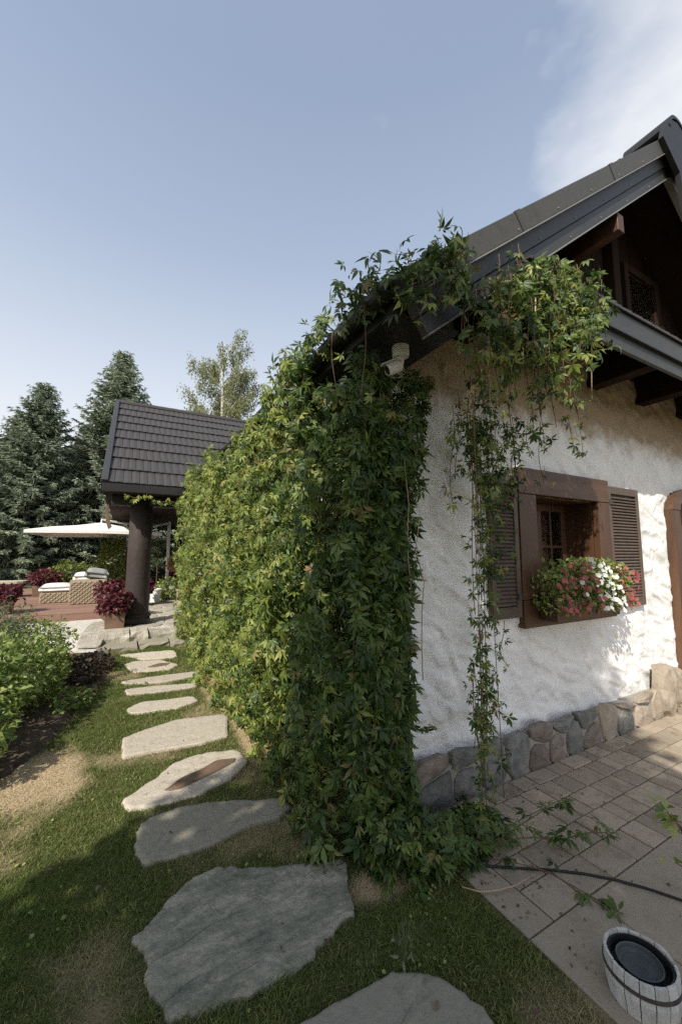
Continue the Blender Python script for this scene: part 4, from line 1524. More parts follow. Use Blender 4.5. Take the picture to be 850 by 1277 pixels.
upright('upright_plant', 'tall upright whorled green plant rising above the bed shrubs', (-.55, 5.3, .03), .80, 9, .13, MT['bush'], 1, 'upright plants in the bed')
for k, (x, y, h, lab) in enumerate(((-.78, 4.55, .66, 'leafy upright stalk in front of the bright green shrub'), (-1.12, 4.2, .78, 'leafy upright stalk near the left edge over the nearest shrub'),
                                    (-.98, 5.05, .74, 'leafy upright stalk between the two front shrubs'), (-.62, 5.75, .62, 'leafy upright stalk beside the bronze plants'))):
    upright('upright_plant', lab, (x, y, .03), h, 10, .11, MT['bush'], 11 + k, 'upright plants in the bed', w=.45, lean=(random.uniform(-.1, .1), random.uniform(-.1, .1)))
for k, (x, y, h, lab) in enumerate(((-.95, 5.6, .9, 'feathery grey green tall stems nearest the upright whorled plant'), (-1.15, 5.8, .95, 'feathery grey green tall stems in the middle of the bed'), (-1.45, 5.9, .88, 'feathery grey green tall stems at the left of the bed'))):
    s = empty('feathery_plant', (x, y, .03), lab, 'plant', 'feathery plants in the bed')
    tips = [(x + random.uniform(-.16, .16), y + random.uniform(-.16, .16), h * random.uniform(.75, 1.1)) for _ in range(9)]
    stems('stems', s, (x, y, .03), tips, .004, MT['stem_green'], seed=k)
    foliage('foliage', s, 700, (x, y, h * .68), (.17, .17, h * .36), .05, MT['bush2'], .25, 40 + k, up=.6, shell=.1)


# planters with burgundy foliage
def planter(label, x, y, z, w, d, h, ph, seed, group='planters with burgundy foliage'):
    p = empty('planter', (x, y, z), label, 'planter', group)
    mb = MB()
    mb.hexa([(x - w * .45, y - d * .45, z), (x + w * .45, y - d * .45, z), (x + w * .45, y + d * .45, z), (x - w * .45, y + d * .45, z),
             (x - w / 2, y - d / 2, z + h), (x + w / 2, y - d / 2, z + h), (x + w / 2, y + d / 2, z + h), (x - w / 2, y + d / 2, z + h)])
    mb.build('box', MT['planter'], p, bevel=.006)
    MB().box((x - w * .44, y - d * .44, z + h - .01), (x + w * .44, y + d * .44, z + h + .012)).build('soil', MT['soil'], p)
    foliage('foliage', p, 900, (x, y, z + h + ph * .42), (w * .78, d * .8, ph * .5), .075, MT['burgundy'], .6, seed, up=.5, shell=.4)
    stems('stems', p, (x, y, z + h), [(x + random.uniform(-.5, .5) * w, y + random.uniform(-.5, .5) * d, z + h + ph * random.uniform(.4, .8)) for _ in range(7)], .006, MT['stem'], seed=seed)
    return p


planter('wooden planter with burgundy foliage beside the column base', -.06, 7.83, .25, .31, .30, .26, .34, 1)
planter('burgundy foliage planter behind the one at the column, near the sofa', -.12, 9.0, .25, .36, .34, .34, .42, 2)
planter('burgundy foliage planter at the left edge on the front of the deck', -1.95, 9.5, .394, .42, .36, .2, .36, 3)
planter('burgundy foliage planter at the back left of the deck', -1.75, 13.0, .394, .5, .4, .26, .45, 4)
planter('small burgundy planter standing right behind the column', .5, 10.8, .25, .26, .26, .3, .4, 5)

# white pot with a thin staked plant, stool, basket, shrubs under the porch
wp = empty('white_pot', (.8, 11.4, .25), 'white round pot with a thin staked plant behind the column', 'pot')
MB().lathe((.8, 11.4, .25), [(.11, 0), (.135, .28), (.15, .30), (.15, .33), (.13, .33), (.125, .29)], 20).build('pot', MT['white_plastic'], wp)
MB().tube([(.8, 11.4, .54), (.81, 11.4, 1.0), (.8, 11.41, 1.5)], [.012, .01, .006], 6).build('stem', MT['stem'], wp)
foliage('foliage', wp, 300, (.8, 11.4, 1.5), (.16, .16, .3), .06, MT['tree'], .5, 3)
sl = empty('wooden_stool', (1.45, 11.5, .25), 'small pale wooden stool at the end of the creeper wall', 'stool')
MB().box((1.30, 11.36, .50), (1.62, 11.64, .54)).build('seat', MT['wicker'], sl, bevel=.006)
for (a, b) in ((1.33, 11.39), (1.59, 11.39), (1.33, 11.61), (1.59, 11.61)):
    MB().box((a - .02, b - .02, .252), (a + .02, b + .02, .499)).build('leg', MT['wicker'], sl)
shrub('potted_shrub', 'low dark green shrub between the white pot and the stool', 'shrub', (1.12, 11.8, .25), (1.12, 11.8, .52), (.28, .3, .3), 900, .07, MT['bush'], seed=31, flat_bottom=.26)
hb = empty('hanging_basket', (1.25, 11.0, 1.2), 'hanging basket of red and orange flowers under the porch', 'hanging basket')
MB().lathe((1.25, 11.0, 1.0), [(.05, 0), (.13, .08), (.16, .2), (.14, .2)], 16).build('basket', MT['planter'], hb)
foliage('foliage', hb, 500, (1.25, 11.0, 1.28), (.22, .22, .28), .06, MT['bush'], .5, 6)
foliage('flowers', hb, 160, (1.25, 11.0, 1.22), (.24, .24, .26), .06, MT['petal_red'], .9, 7)
MB().tube([(1.25, 11.0, 1.2), (1.25, 11.0, 2.56)], .006, 6).build('hanger', MT['black'], hb)
bt = MB().tube([(1.42, 13.6, .25), (1.40, 13.6, 1.0), (1.43, 13.62, 1.7), (1.38, 13.6, 2.6)], [.09, .08, .075, .06], 10)
shrub('lime_shrub', 'lime green shrub behind the sofa in front of the spruces', 'shrub', (-.15, 13.6, .25), (-.15, 13.6, 1.15), (.5, .45, .85), 2600, .09, MT['lime'], seed=41)
shrub('lime_shrub', 'low lime green shrub behind the ottoman at the foot of the spruces', 'shrub', (-1.3, 15.2, .25), (-1.3, 15.2, .75), (.7, .4, .55), 1500, .09, MT['lime'], seed=42)

# ================================================================== TREES
def spruce(label, x, y, H, Rb, m, seed, group='spruces behind the deck', z0=.2, low=.04, dens=1.0):
    rng = np.random.default_rng(seed)
    t = empty('spruce_tree', (x, y, z0), label, 'tree', group)
    MB().tube([(x, y, z0), (x + .03, y, z0 + H * .5), (x, y, z0 + H * .985)], [H * .017, H * .01, .015], 8).build('trunk', MT['bark'], t, smooth=True)
    ax, no, T, S, A = [], [], [], [], []
    z = low * H
    while z < H * .985:
        f = z / H
        bl = Rb * (1 - f) ** .78 + .12
        nb = int((9 + 4 * (1 - f)) * dens)
        a0 = rng.random() * 6.28
        for b in range(nb):
            a = a0 + b * 6.283 / nb + rng.normal() * .12
            l = bl * (.72 + .45 * rng.random())
            rise = -.30 + .85 * f + rng.normal() * .06
            d = np.array((math.cos(a), math.sin(a), 0.))
            sidev = np.array((-math.sin(a), math.cos(a), 0.))
            nt_ = max(6, int(l * 15))
            u = (np.arange(nt_) + rng.random(nt_)) / nt_
            u = .12 + .88 * u
            curve = rise * u - .18 * u * (1 - f) + .28 * u ** 3 * (1 - f)
            P = np.array((x, y, z0 + z)) + d * (u * l)[:, None] + np.array((0, 0, 1.)) * (curve * l)[:, None]
            for s_ in (-1, 0, 1):
                wd = .34 * (1 - u * .75) * min(1.2, l) * (.7 + .6 * rng.random(nt_))
                dirs = d * .75 + sidev * s_ * (.9 + .3 * rng.random(nt_))[:, None] + np.array((0, 0, 1.)) * (rng.normal(size=nt_) * .18 - .12)[:, None]
                if s_ == 0:
                    dirs = d[None, :] * .6 + np.array((0, 0, -.45)) + rng.normal(size=(nt_, 3)) * .35
                q = P + rng.normal(size=(nt_, 3)) * .03
                ax.append(dirs); T.append(q)
                no.append(np.array((0, 0, 1.)) + rng.normal(size=(nt_, 3)) * .4)
                S.append(np.maximum(.16, wd + .08))
                A.append(np.clip(.25 + .5 * u + rng.normal(size=nt_) * .18, 0, .99))
        z += (.17 + .20 * (1 - f)) * (H / 10) ** .3
    ax, no, T, S, A = np.vstack(ax), np.vstack(no), np.vstack(T), np.concatenate(S), np.concatenate(A)
    # a twig: three thin needle blades
    tv = np.array([(-.13, .0, 0), (.13, .05, 0), (.02, 1, -.10), (0, .0, -.11), (0, .1, .11), (-.03, .92, -.02), (-.22, .45, -.03), (.22, .5, -.03), (0, .18, .02)], float)
    tf = np.array([(0, 1, 2), (3, 4, 5), (8, 6, 7)])
    V, F, AA = scatter_mesh([(tv, tf)], frames(unit(ax), unit(no)), T, S, A)
    build('crown', V, F, m, t, attrs={'var': AA})
    return t


spruce('blue grey spruce with a pointed top standing left of the porch', -2.85, 17.8, 7.6, 2.5, MT['spruce'], 1)
spruce('tallest spruce, rising directly behind the porch roof', -.36, 18.6, 9.9, 2.9, MT['spruce'], 2)
spruce('spruce cut by the left edge of the picture', -5.2, 19.2, 6.9, 2.6, MT['spruce'], 3)
spruce('dark spruce filling the gap between the two pointed spruces', -1.7, 20.6, 6.9, 2.6, MT['spruce_dark'], 4)
spruce('dark spruce low behind the porch column and parasol post', 2.2, 20.0, 6.0, 2.6, MT['spruce_dark'], 5)
spruce('rearmost dark spruce at the far left', -4.6, 24.0, 8.2, 3.0, MT['spruce_dark'], 6)
spruce('dark spruce behind the stool end of the creeper wall', 5.0, 22.0, 5.6, 2.6, MT['spruce_dark'], 7)
spruce('rear spruce showing left of the bench', -8.2, 22.0, 8.0, 3.2, MT['spruce_dark'], 8)


def birch(label, x, y, H, seed, z0=.2, crown_r=3.3, n=1500):
    rng = np.random.default_rng(seed)
    t = empty('birch_tree', (x, y, z0), label, 'tree', 'birches beyond the house')
    MB().tube([(x, y, z0), (x + .1, y, z0 + H * .4), (x - .08, y, z0 + H * .7), (x, y, z0 + H * .84)], [.2, .14, .07, .015], 8).build('trunk', MT['birch_bark'], t, smooth=True)
    lm = MB()
    ax, no, T, S = [], [], [], []
    k = 0
    for k in range(44):
        f = .28 + .70 * (k / 63)
        a = rng.random() * 6.28
        prof = (1 - f) ** .75 * 1.35 if f > .45 else .85
        l = crown_r * prof * (.55 + .6 * rng.random()) + .25
        b = np.array((x, y, z0 + f * H))
        tip = b + np.array((math.cos(a) * l, math.sin(a) * l, l * (.55 + .5 * rng.random())))
        tip[2] = min(tip[2], z0 + H * 1.02)
        mid = (b + tip) / 2 + np.array((0, 0, .12 * l))
        lm.tube([b, mid, tip], [.035, .022, .008], 5)
        ns = int(30 + 20 * l)
        for j in range(ns):
            u = .25 + .75 * rng.random()
            p = b + (tip - b) * u + np.array((0, 0, .2 * l * u * (1 - u))) + rng.normal(size=3) * .16
            sl_ = (.35 + .9 * rng.random()) * (.5 + .5 * (1 - f)) * 1.3
            m_ = max(6, int(sl_ * 15))
            v = np.arange(m_) / m_
            q = p + np.stack([np.sin(v * 3 + j) * .05, np.cos(v * 2 + j) * .05, -v * sl_], 1) + rng.normal(size=(m_, 3)) * .06
            T.append(q)
            ax.append(rng.normal(size=(m_, 3)) * .6 + np.array((0, 0, -1.)))
            no.append(rng.normal(size=(m_, 3)))
            S.append(.085 + .07 * rng.random(m_))
    lm.build('limbs', MT['birch_bark'], t)
    ax, no, T, S = np.vstack(ax), np.vstack(no), np.vstack(T), np.concatenate(S)
    bv = np.array([(0, 0, 0), (-.32, .4, .05), (.32, .4, .05), (0, 1, 0)], float)
    bf = np.array([(0, 2, 1), (1, 2, 3)])
    V, F, A = scatter_mesh([(bv, bf)], frames(unit(ax), unit(no)), T, S, rng.random(len(T)))
    build('crown', V, F, MT['birch'], t, attrs={'var': A})
    return t


birch('tall airy birch rising behind the porch roof', 5.35, 26.0, 18.4, 3)
birch('second birch half hidden behind the creeper and house eave', 8.4, 27.0, 12.6, 5, crown_r=2.4)
birch('thin birch behind the far end of the porch ridge', 3.0, 29.0, 11.6, 9, crown_r=1.8)


def leafy_tree(label, x, y, prof, n, size, seed, z0=0.0, trunk=.14, grp=None):
    """prof: list of (height, offset along the lateral axis, half width)"""
    rng = np.random.default_rng(seed)
    t = empty('broadleaf_tree', (x, y, z0), label, 'tree', grp)
    zs = np.array([p[0] for p in prof]); cs_ = np.array([p[1] for p in prof]); hw_ = np.array([p[2] for p in prof])
    z = zs[0] + (zs[-1] - zs[0]) * rng.random(n * 3)
    w = np.interp(z, zs, hw_)
    keep = rng.random(n * 3) < (w / hw_.max()) ** 2 + .1
    z, w = z[keep][:n], w[keep][:n]
    c = np.interp(z, zs, cs_)
    a = rng.random(len(z)) * 6.283
    r_ = np.sqrt(rng.random(len(z))) * w * (1 + (fbm(np.cos(a) * 2.5, np.sin(a) * 2.5, z * 1.6, seed, 3) - .5) * .5)
    lat = np.array((-math.sin(SUN_AZ), math.cos(SUN_AZ)))
    T = np.stack([x + lat[0] * c + np.cos(a) * r_, y + lat[1] * c + np.sin(a) * r_, z0 + z], 1)
    nn = len(z)
    M = frames(unit(rng.normal(size=(nn, 3)) + np.array((0, 0, -.4))), unit(rng.normal(size=(nn, 3)) + np.array((0, 0, .8))))
    V, F, A = scatter_mesh([leaf_one(.7, .2)], M, T, size * (.7 + .6 * rng.random(nn)), rng.random(nn))
    build('crown', V, F, MT['tree'], t, attrs={'var': A})
    mb = MB()
    top = zs[-1] * .9
    mb.tube([(x, y, z0), (x + .05, y, z0 + top * .4), (x, y + .05, z0 + top * .75), (x, y, z0 + top)], [trunk, trunk * .75, trunk * .4, .02], 10)
    for k in range(14):
        zz = zs[0] + (zs[-1] - zs[0]) * (.05 + .8 * k / 14)
        a = k * 2.4
        l = np.interp(zz, zs, hw_) * .8
        mb.tube([(x, y, z0 + zz - .3), (x + math.cos(a) * l * .5, y + math.sin(a) * l * .5, z0 + zz), (x + math.cos(a) * l, y + math.sin(a) * l, z0 + zz + .25)], [trunk * .35, trunk * .2, .01], 6)
    mb.build('trunk', MT['bark'], t, smooth=True)
    return t


# the tree behind the photographer whose shadow lies on the near lawn, the paving and the house corner
U0, S0 = -3.0, .35
tx = U0 * math.cos(SUN_AZ) - S0 * math.sin(SUN_AZ)
ty = U0 * math.sin(SUN_AZ) + S0 * math.cos(SUN_AZ)
leafy_tree('dense garden tree on the lawn casting the near shadow', tx, ty,
           [(1.5, 0, 1.2), (2.2, 0, 1.7), (3.1, .0, 1.85), (3.85, .0, 1.75), (4.7, -.02, 1.5), (5.3, -.05, 1.15), (6.15, -.1, 1.0), (6.65, -.13, .93), (6.95, -.15, .75), (7.15, -.15, .2)], 17000, .14, 5)

# ================================================================== CREEPERS
crng = np.random.default_rng(77)


def pick_parts(T, depth, n):
    """indices of the n leaves that show largest: outer and close to the camera"""
    dist = np.linalg.norm(T - np.array((0, 0, 1.5)), axis=1)
    key = dist * (1 + 10 * depth)
    return np.argsort(key)[:n]


def creeper(name, label, base, M, T, S, depth, mats_, sel, nparts=300):
    """sel: which of the two leaf materials (0/1) each leaf has"""
    keep = np.linalg.norm(T - np.array((1.31, 1.70, 2.63)), axis=1) > .13      # the camera under the eave stays free
    M, T, S, depth, sel = M[keep], T[keep], S[keep], depth[keep], sel[keep]
    c = empty(name, base, label, 'creeper')
    which = crng.integers(0, 6, len(T))
    pk = pick_parts(T, depth, min(nparts, len(T)))
    rest = np.ones(len(T), bool)
    rest[pk] = False
    for k, m in enumerate(mats_):
        ii = pk[sel[pk] == k]
        leaf_objects(c, M[ii], T[ii], S[ii], which[ii], m)
        jj = np.where(rest & (sel == k))[0]
        if len(jj):
            V, F, A = scatter_mesh(LEAF5, M[jj], T[jj], S[jj], crng.random(len(jj)), which[jj])
            o = build('foliage', V, F, m, c, attrs={'var': A})
            o['kind'] = 'stuff'
    return c


def droop_frames(out, n, spread=.6, down=1.0, lift=.35):
    out = np.asarray(out, float)
    ax = unit(out * .35 + np.array((0, 0, -down)) + crng.normal(size=(n, 3)) * spread)
    no = unit(out * .8 + np.array((0, 0, lift)) + crng.normal(size=(n, 3)) * .62)
    return frames(ax, no)


# --- the wall of creeper along the left side
NA = 12500
Y_ = 1.74 + (7.8 - 1.74) * crng.random(NA) ** 1.12
Z_ = 3.0 * crng.random(NA)
ztop = np.interp(Y_, [1.7, 2.1, 2.2, 2.35, 3.0, 3.3, 3.7, 4.4, 4.8, 5.6, 6.2, 7.8], [2.40, 2.46, 2.6, 2.86, 2.92, 2.74, 2.62, 2.60, 2.70, 2.82, 2.72, 2.78]) + (fbm(Y_ * 4, 0, 0, 51) - .5) * .45
ok = (Z_ < ztop)
Y_, Z_ = Y_[ok], Z_[ok]
n = len(Y_)
front = np.interp(Y_, [1.7, 1.9, 2.4, 3.2, 5, 7.8], [1.16, 1.04, 1.0, .97, .95, .94])
front = front + (fbm(Y_ * 2.2, Z_ * 1.5, 0, 60, 4) - .5) * .46 - np.exp(-Z_ / .22) * .05 - np.clip(Z_ - 2.35, 0, .5) * .12
hole = np.exp(-(((Y_ - 4.0) / .17) ** 2 + ((Z_ - 1.55) / .34) ** 2)) + .8 * np.exp(-(((Y_ - 3.2) / .12) ** 2 + ((Z_ - 1.95) / .25) ** 2)) + .7 * np.exp(-(((Y_ - 2.0) / .14) ** 2 + ((Z_ - 1.05) / .3) ** 2))
depth = crng.exponential(.07, n) + hole * .3
over = Z_ > 2.62
Xp = np.minimum(front + depth, WX - .02)
Xp = np.where(over, np.minimum(Xp, 1.02 + (crng.random(n) - .5) * .16), Xp)
TA = np.stack([Xp, Y_, Z_], 1)
outA = np.tile(np.array((-1., -.25, 0)), (n, 1))
MA = droop_frames(outA, n)
SA = .030 + .066 * crng.random(n) ** 1.4
keepA = ~((hole > .4) & (crng.random(n) < .55))
# sprays: short chains of leaves leaning out of the mass
sT, sO, sS = [], [], []
for k in range(120):
    y0, z0 = 1.8 + 5.8 * crng.random() ** 1.3, .5 + 2.1 * crng.random()
    f0 = float(np.interp(y0, [1.7, 2.4, 7.8], [1.06, .99, .95])) - .03
    ln = .2 + .3 * crng.random()
    m_ = int(ln / .035)
    dy = crng.normal() * .25
    for j in range(m_):
        t = j / m_
        sT.append((f0 - .12 * math.sin(t * 2.6) - .02 * crng.random(), y0 + dy * t * ln + crng.normal() * .02, z0 - ln * t + .06 * math.sin(t * 3) + crng.normal() * .015))
        sO.append((-1, crng.normal() * .6 - .2, .1)); sS.append((.085 - .05 * t) * (.8 + .4 * crng.random()))
TS = np.array(sT); MS = droop_frames(np.array(sO), len(TS)); SS = np.array(sS)
# fringe along the gutter and over the roof corner
NE = 330
eY = 1.42 + 1.5 * crng.random(NE) ** 1.1
eX = 1.03 + crng.normal(size=NE) * .05
eZ = 2.84 + np.abs(crng.normal(size=NE)) * .06 - np.clip(crng.normal(size=NE), 0, 2) * .07
cR = crng.random(NE) < .3
rX = 1.06 + .42 * crng.random(NE)
eX = np.where(cR, rX, eX); eY = np.where(cR, 1.36 + crng.normal(size=NE) * .03, eY)
eZ = np.where(cR, 2.88 + .8 * (rX - 1.13) - .06 + crng.normal(size=NE) * .07, eZ)
TE = np.stack([eX, eY, eZ], 1)
ME = droop_frames(np.tile(np.array((-.7, -.7, .5)), (NE, 1)), NE, spread=.7, down=.6)
SE = .035 + .045 * crng.random(NE)
# --- its turn round the corner onto the facade
NB = 1700
Zb = (2.55 + .12 * crng.random(NB)) * crng.random(NB)
Xb = 1.05 + (np.interp(Zb, [0, .3, 1.2, 1.8, 2.2, 2.6], [.50, .42, .44, .50, .60, .66]) + (fbm(Zb * 2.5, 0, 0, 71) - .5) * .16) * crng.random(NB)
db = crng.exponential(.05, NB)
Yb = 1.77 + (Xb - 1.05) * .10 + (fbm(Xb * 4, Zb * 3, 0, 81) - .5) * .16 + db
Yb = np.minimum(Yb, WY - .04)
TB = np.stack([Xb, Yb, Zb], 1)
MB_ = droop_frames(np.tile(np.array((-.25, -1., 0)), (NB, 1)), NB)
SB = .038 + .050 * crng.random(NB)
# --- heap of leaves at the foot of the corner
NG = 650
gX = 1.08 + .82 * crng.random(NG)
gY = np.interp(gX, [1.0, 1.3, 1.6, 2.0], [1.74, 1.60, 1.62, 1.70]) + crng.normal(size=NG) * .07
gZ = .02 + .16 * crng.random(NG) ** 1.5 * np.interp(gX, [1, 1.5, 1.9], [1.5, .7, .3])
TG = np.stack([gX, gY, gZ], 1)
MG = frames(unit(crng.normal(size=(NG, 3)) * np.array((1, 1, .3)) + np.array((.1, -.5, -.15))), unit(crng.normal(size=(NG, 3)) * .4 + np.array((0, -.4, 1.))))
SG = .036 + .035 * crng.random(NG)
# --- sparse dark inner layer close to the wall
NI = 3000
TI = np.stack([1.30 + .2 * crng.random(NI), 1.92 + 5.7 * crng.random(NI), 2.6 * crng.random(NI)], 1)
MI = droop_frames(np.tile(np.array((-1., -.2, 0)), (NI, 1)), NI, spread=.3)
T_all = np.vstack([TA[keepA], TB, TG, TI, TS, TE]); M_all = np.concatenate([MA[keepA], MB_, MG, MI, MS, ME]); S_all = np.concatenate([SA[keepA], SB, SG, np.full(NI, .10), SS, SE])
D_all = np.concatenate([depth[keepA], db, np.full(NG, .08), np.full(NI, .4), np.full(len(TS), .01), np.full(NE, .03)])
sunny = (D_all < .35) * np.interp(T_all[:, 1], [2.1, 2.8, 7], [.05, .65, .9]) * (T_all[:, 0] < 1.4)  # sunlit leaf colour goes where the sun reaches the creeper wall
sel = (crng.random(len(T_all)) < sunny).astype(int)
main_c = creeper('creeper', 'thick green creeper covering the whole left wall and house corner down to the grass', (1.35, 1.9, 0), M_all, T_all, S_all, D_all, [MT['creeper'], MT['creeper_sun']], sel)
# woody stems inside it
mb = MB()
rr = random.Random(4)
for k in range(34):
    y = 2.2 + 5.4 * (k / 33) + rr.uniform(-.08, .08)
    x = WX - rr.uniform(.06, .3)
    pts = []
    for j in range(7):
        pts.append((x + rr.uniform(-.04, .04), y + rr.uniform(-.12, .12), j * 2.5 / 6))
    mb.tube(pts, [.014, .012, .011, .010, .009, .007, .005], 6)
for k in range(6):
    x = 1.12 + .045 * k
    mb.tube([(x + rr.uniform(-.03, .03), 1.86 + rr.uniform(-.03, .03), j * 2.4 / 5) for j in range(6)], .005, 6)
mb.build('stems', MT['stem'], main_c, smooth=True)
# loose strands over the eave
for (y, z0, z1, x) in ((1.80, 2.1, 1.3, 1.42), (1.78, 1.7, .8, 1.5)):
    MB().tube([(x + rr.uniform(-.02, .02), y + rr.uniform(-.02, .02), z0 + (z1 - z0) * j / 5) for j in range(6)], .003, 5).build('loose_strand', MT['stem_pale'], main_c, smooth=True)

# --- the creeper that hangs from the gable verge
strand_T, strand_out, strand_S = [], [], []
stem_mb = MB()


def strand(p0, length, sway=.07, step=.05, leaf=.06, thin=1.0, stemr=.0022, ybend=0.0):
    n_ = max(3, int(length / step))
    pts = []
    ph = rr.uniform(0, 6)
    for i in range(n_ + 1):
        t = i / n_
        p = (p0[0] + math.sin(ph + t * 4) * sway * t, p0[1] + math.cos(ph + t * 3) * sway * .5 * t + ybend * t, p0[2] - length * t)
        pts.append(p)
        if i and rr.random() < thin:
            for s_ in ((-1, 1) if rr.random() < .35 else (rr.choice((-1, 1)),)):
                strand_T.append((p[0] + s_ * rr.uniform(.01, .05), p[1] + rr.uniform(-.05, .02), p[2] + rr.uniform(-.02, .02)))
                strand_out.append((s_ * .7 + rr.uniform(-.3, .3), -.8, 0))
                strand_S.append(leaf * rr.uniform(.55, 1.2))
    stem_mb.tube(pts, stemr, 5)


def verge_low(x):
    return 2.88 + .8 * (x - 1.13) - .34 / cs


for k in range(30):
    x = 1.58 + 1.07 * rr.random() ** .75
    top = min(verge_low(x) + rr.uniform(-.05, .09), 3.28) if x < 2.3 else rr.uniform(3.12, 3.30)
    strand((x, rr.uniform(1.26, 1.38), top), rr.uniform(.25, .70) * (1.1 if 1.8 < x < 2.45 else .7), leaf=.06)
for k in range(26):
    x = rr.uniform(1.10, 1.75)
    strand((x, rr.uniform(1.30, 1.38), 2.88 + .8 * (x - 1.13) + (rr.uniform(-.25, .03) if x < 1.5 else rr.uniform(-.5, -.2))), rr.uniform(.1, .25) if x < 1.42 else rr.uniform(.15, .7), leaf=.055, thin=.8)
for k in range(15):
    x = rr.uniform(1.75, 2.45)
    strand((x, rr.uniform(1.28, 1.40), rr.uniform(2.75, 3.0)), rr.uniform(.35, .85), leaf=.055, thin=.5)
strand((2.55, 1.30, 3.30), .12, leaf=.05)
for k in range(15):
    x = rr.uniform(1.42, 1.95)
    strand((x, rr.uniform(1.29, 1.38), verge_low(x) + rr.uniform(-.02, .22)), rr.uniform(.2, .5), leaf=.056, thin=.85)
strand((1.03, 1.62, 2.82), .55, sway=.03, leaf=.05, thin=.6)
strand((1.02, 1.95, 2.80), .45, sway=.04, leaf=.05, thin=.6)
strand((1.5, 1.36, 3.0), 1.5, sway=.03, leaf=.05, thin=.35)
NV = 130
vx = 1.58 + 1.07 * crng.random(NV) ** .7
vz_ = np.minimum(verge_low(vx) + .08, 3.30) - np.abs(crng.normal(size=NV)) * .22
vy = 1.33 + crng.normal(size=NV) * .05
strand_T += list(map(tuple, np.stack([vx, vy, vz_], 1)))
strand_out += [(-.4, -.9, .3)] * NV
strand_S += list(.038 + .035 * crng.random(NV))
T1 = np.array(strand_T); O1 = np.array(strand_out); S1 = np.array(strand_S)
M1 = droop_frames(O1, len(T1), spread=.5, lift=.5)
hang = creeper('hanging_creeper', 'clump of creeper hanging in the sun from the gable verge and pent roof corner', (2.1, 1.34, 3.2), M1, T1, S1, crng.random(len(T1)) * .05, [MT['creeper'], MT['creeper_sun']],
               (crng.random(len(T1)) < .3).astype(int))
stem_mb.build('stems', MT['stem'], hang, smooth=True)
for pts in ([(1.98, 1.30, 2.95), (1.95, 1.29, 2.8), (1.93, 1.29, 2.66), (1.90, 1.30, 2.52)],
            [(1.62, 1.34, 2.86), (1.60, 1.32, 2.75), (1.61, 1.33, 2.45), (1.60, 1.33, 2.2)],
            [(2.50, 1.31, 3.0), (2.52, 1.30, 2.8), (2.50, 1.31, 2.45)]):
    MB().tube(pts, .004, 6).build('dry_stem', MT['stem_pale'], hang, smooth=True)

# --- long strands in front of the facade beside the window
strand_T, strand_out, strand_S = [], [], []
stem_mb = MB()
for k in range(15):
    x = rr.uniform(1.70, 2.20)
    strand((x, rr.uniform(1.62, 1.74), rr.uniform(2.35, 2.72)), rr.uniform(.35, .75), leaf=.052)
for k in range(6):
    x = 1.84 + k * .034 + rr.uniform(-.02, .02)
    strand((x, 1.68 + rr.uniform(-.04, .03), 2.35), rr.uniform(.8, 1.35), sway=.04, leaf=.05, thin=.9)
for k in range(5):
    x = 1.82 + k * .035 + rr.uniform(-.01, .01)
    strand((x, 1.68 + rr.uniform(-.03, .03), 2.3), rr.uniform(1.95, 2.24), sway=.03, leaf=.05, thin=.55)
for k in range(8):
    x = rr.uniform(1.74, 1.96)
    strand((x, 1.68 + rr.uniform(-.05, .03), rr.uniform(.6, .95)), rr.uniform(.3, .55), sway=.05, leaf=.05, thin=.8)
for k in range(3):
    strand((2.3 + k * .13, 1.70, 2.45), rr.uniform(.25, .5), leaf=.04, thin=.4)
strand((2.22, 1.80, 1.06), .30, sway=.10, leaf=.04, thin=.5)
for k in range(3):
    strand((rr.uniform(2.1, 2.4), 1.84, rr.uniform(1.7, 2.0)), rr.uniform(.3, .7), leaf=.045, thin=.6)
T1 = np.array(strand_T); O1 = np.array(strand_out); S1 = np.array(strand_S)
M1 = droop_frames(O1, len(T1), spread=.45, lift=.4)
cur = creeper('creeper_strands', 'long creeper strands hanging before the white wall left of the window down to the ground', (1.9, 1.68, 0), M1, T1, S1, crng.random(len(T1)) * .05, [MT['creeper'], MT['creeper_sun']],
              (crng.random(len(T1)) < .25).astype(int))
stem_mb.build('stems', MT['stem'], cur, smooth=True)

# --- runner over the paving
strand_T, strand_out, strand_S = [], [], []
stem_mb = MB()
run = [[(1.55, 1.52, .04), (1.8, 1.45, .07), (2.0, 1.36, .05), (2.15, 1.26, .10), (2.28, 1.2, .06)],
       [(1.6, 1.48, .03), (1.78, 1.28, .04), (1.85, 1.12, .02), (1.88, 1.0, .02)],
       [(1.7, 1.5, .05), (1.98, 1.48, .10), (2.14, 1.42, .14), (2.22, 1.36, .10)]]
for path in run:
    P = [Vector(p) for p in path]
    stem_mb.tube([P[0]] + [q for i in range(len(P) - 1) for q in (P[i].lerp(P[i + 1], .5) + Vector((rr.uniform(-.02, .02), rr.uniform(-.02, .02), rr.uniform(0, .015))), P[i + 1])], .0026, 6)
    for i in range(len(P) - 1):
        for k in range(5 if path is not run[1] else 2):
            p = P[i].lerp(P[i + 1], rr.random())
            strand_T.append((p.x + rr.uniform(-.04, .04), p.y + rr.uniform(-.04, .04), p.z + rr.uniform(.0, .05)))
            strand_S.append(rr.uniform(.045, .07))
T1 = np.array(strand_T); S1 = np.array(strand_S); n1 = len(T1)
M1 = frames(unit(crng.normal(size=(n1, 3)) * np.array((1, 1, .2)) + np.array((.3, -.3, .1))), unit(crng.normal(size=(n1, 3)) * .3 + np.array((0, 0, 1.))))
rn = creeper('creeper_runner', 'creeper runners trailing over the paving towards the small tub', (1.6, 1.5, 0), M1, T1, S1, crng.random(n1) * .05, [MT['creeper']], np.zeros(n1, int))
stem_mb.build('stems', MT['stem'], rn, smooth=True)
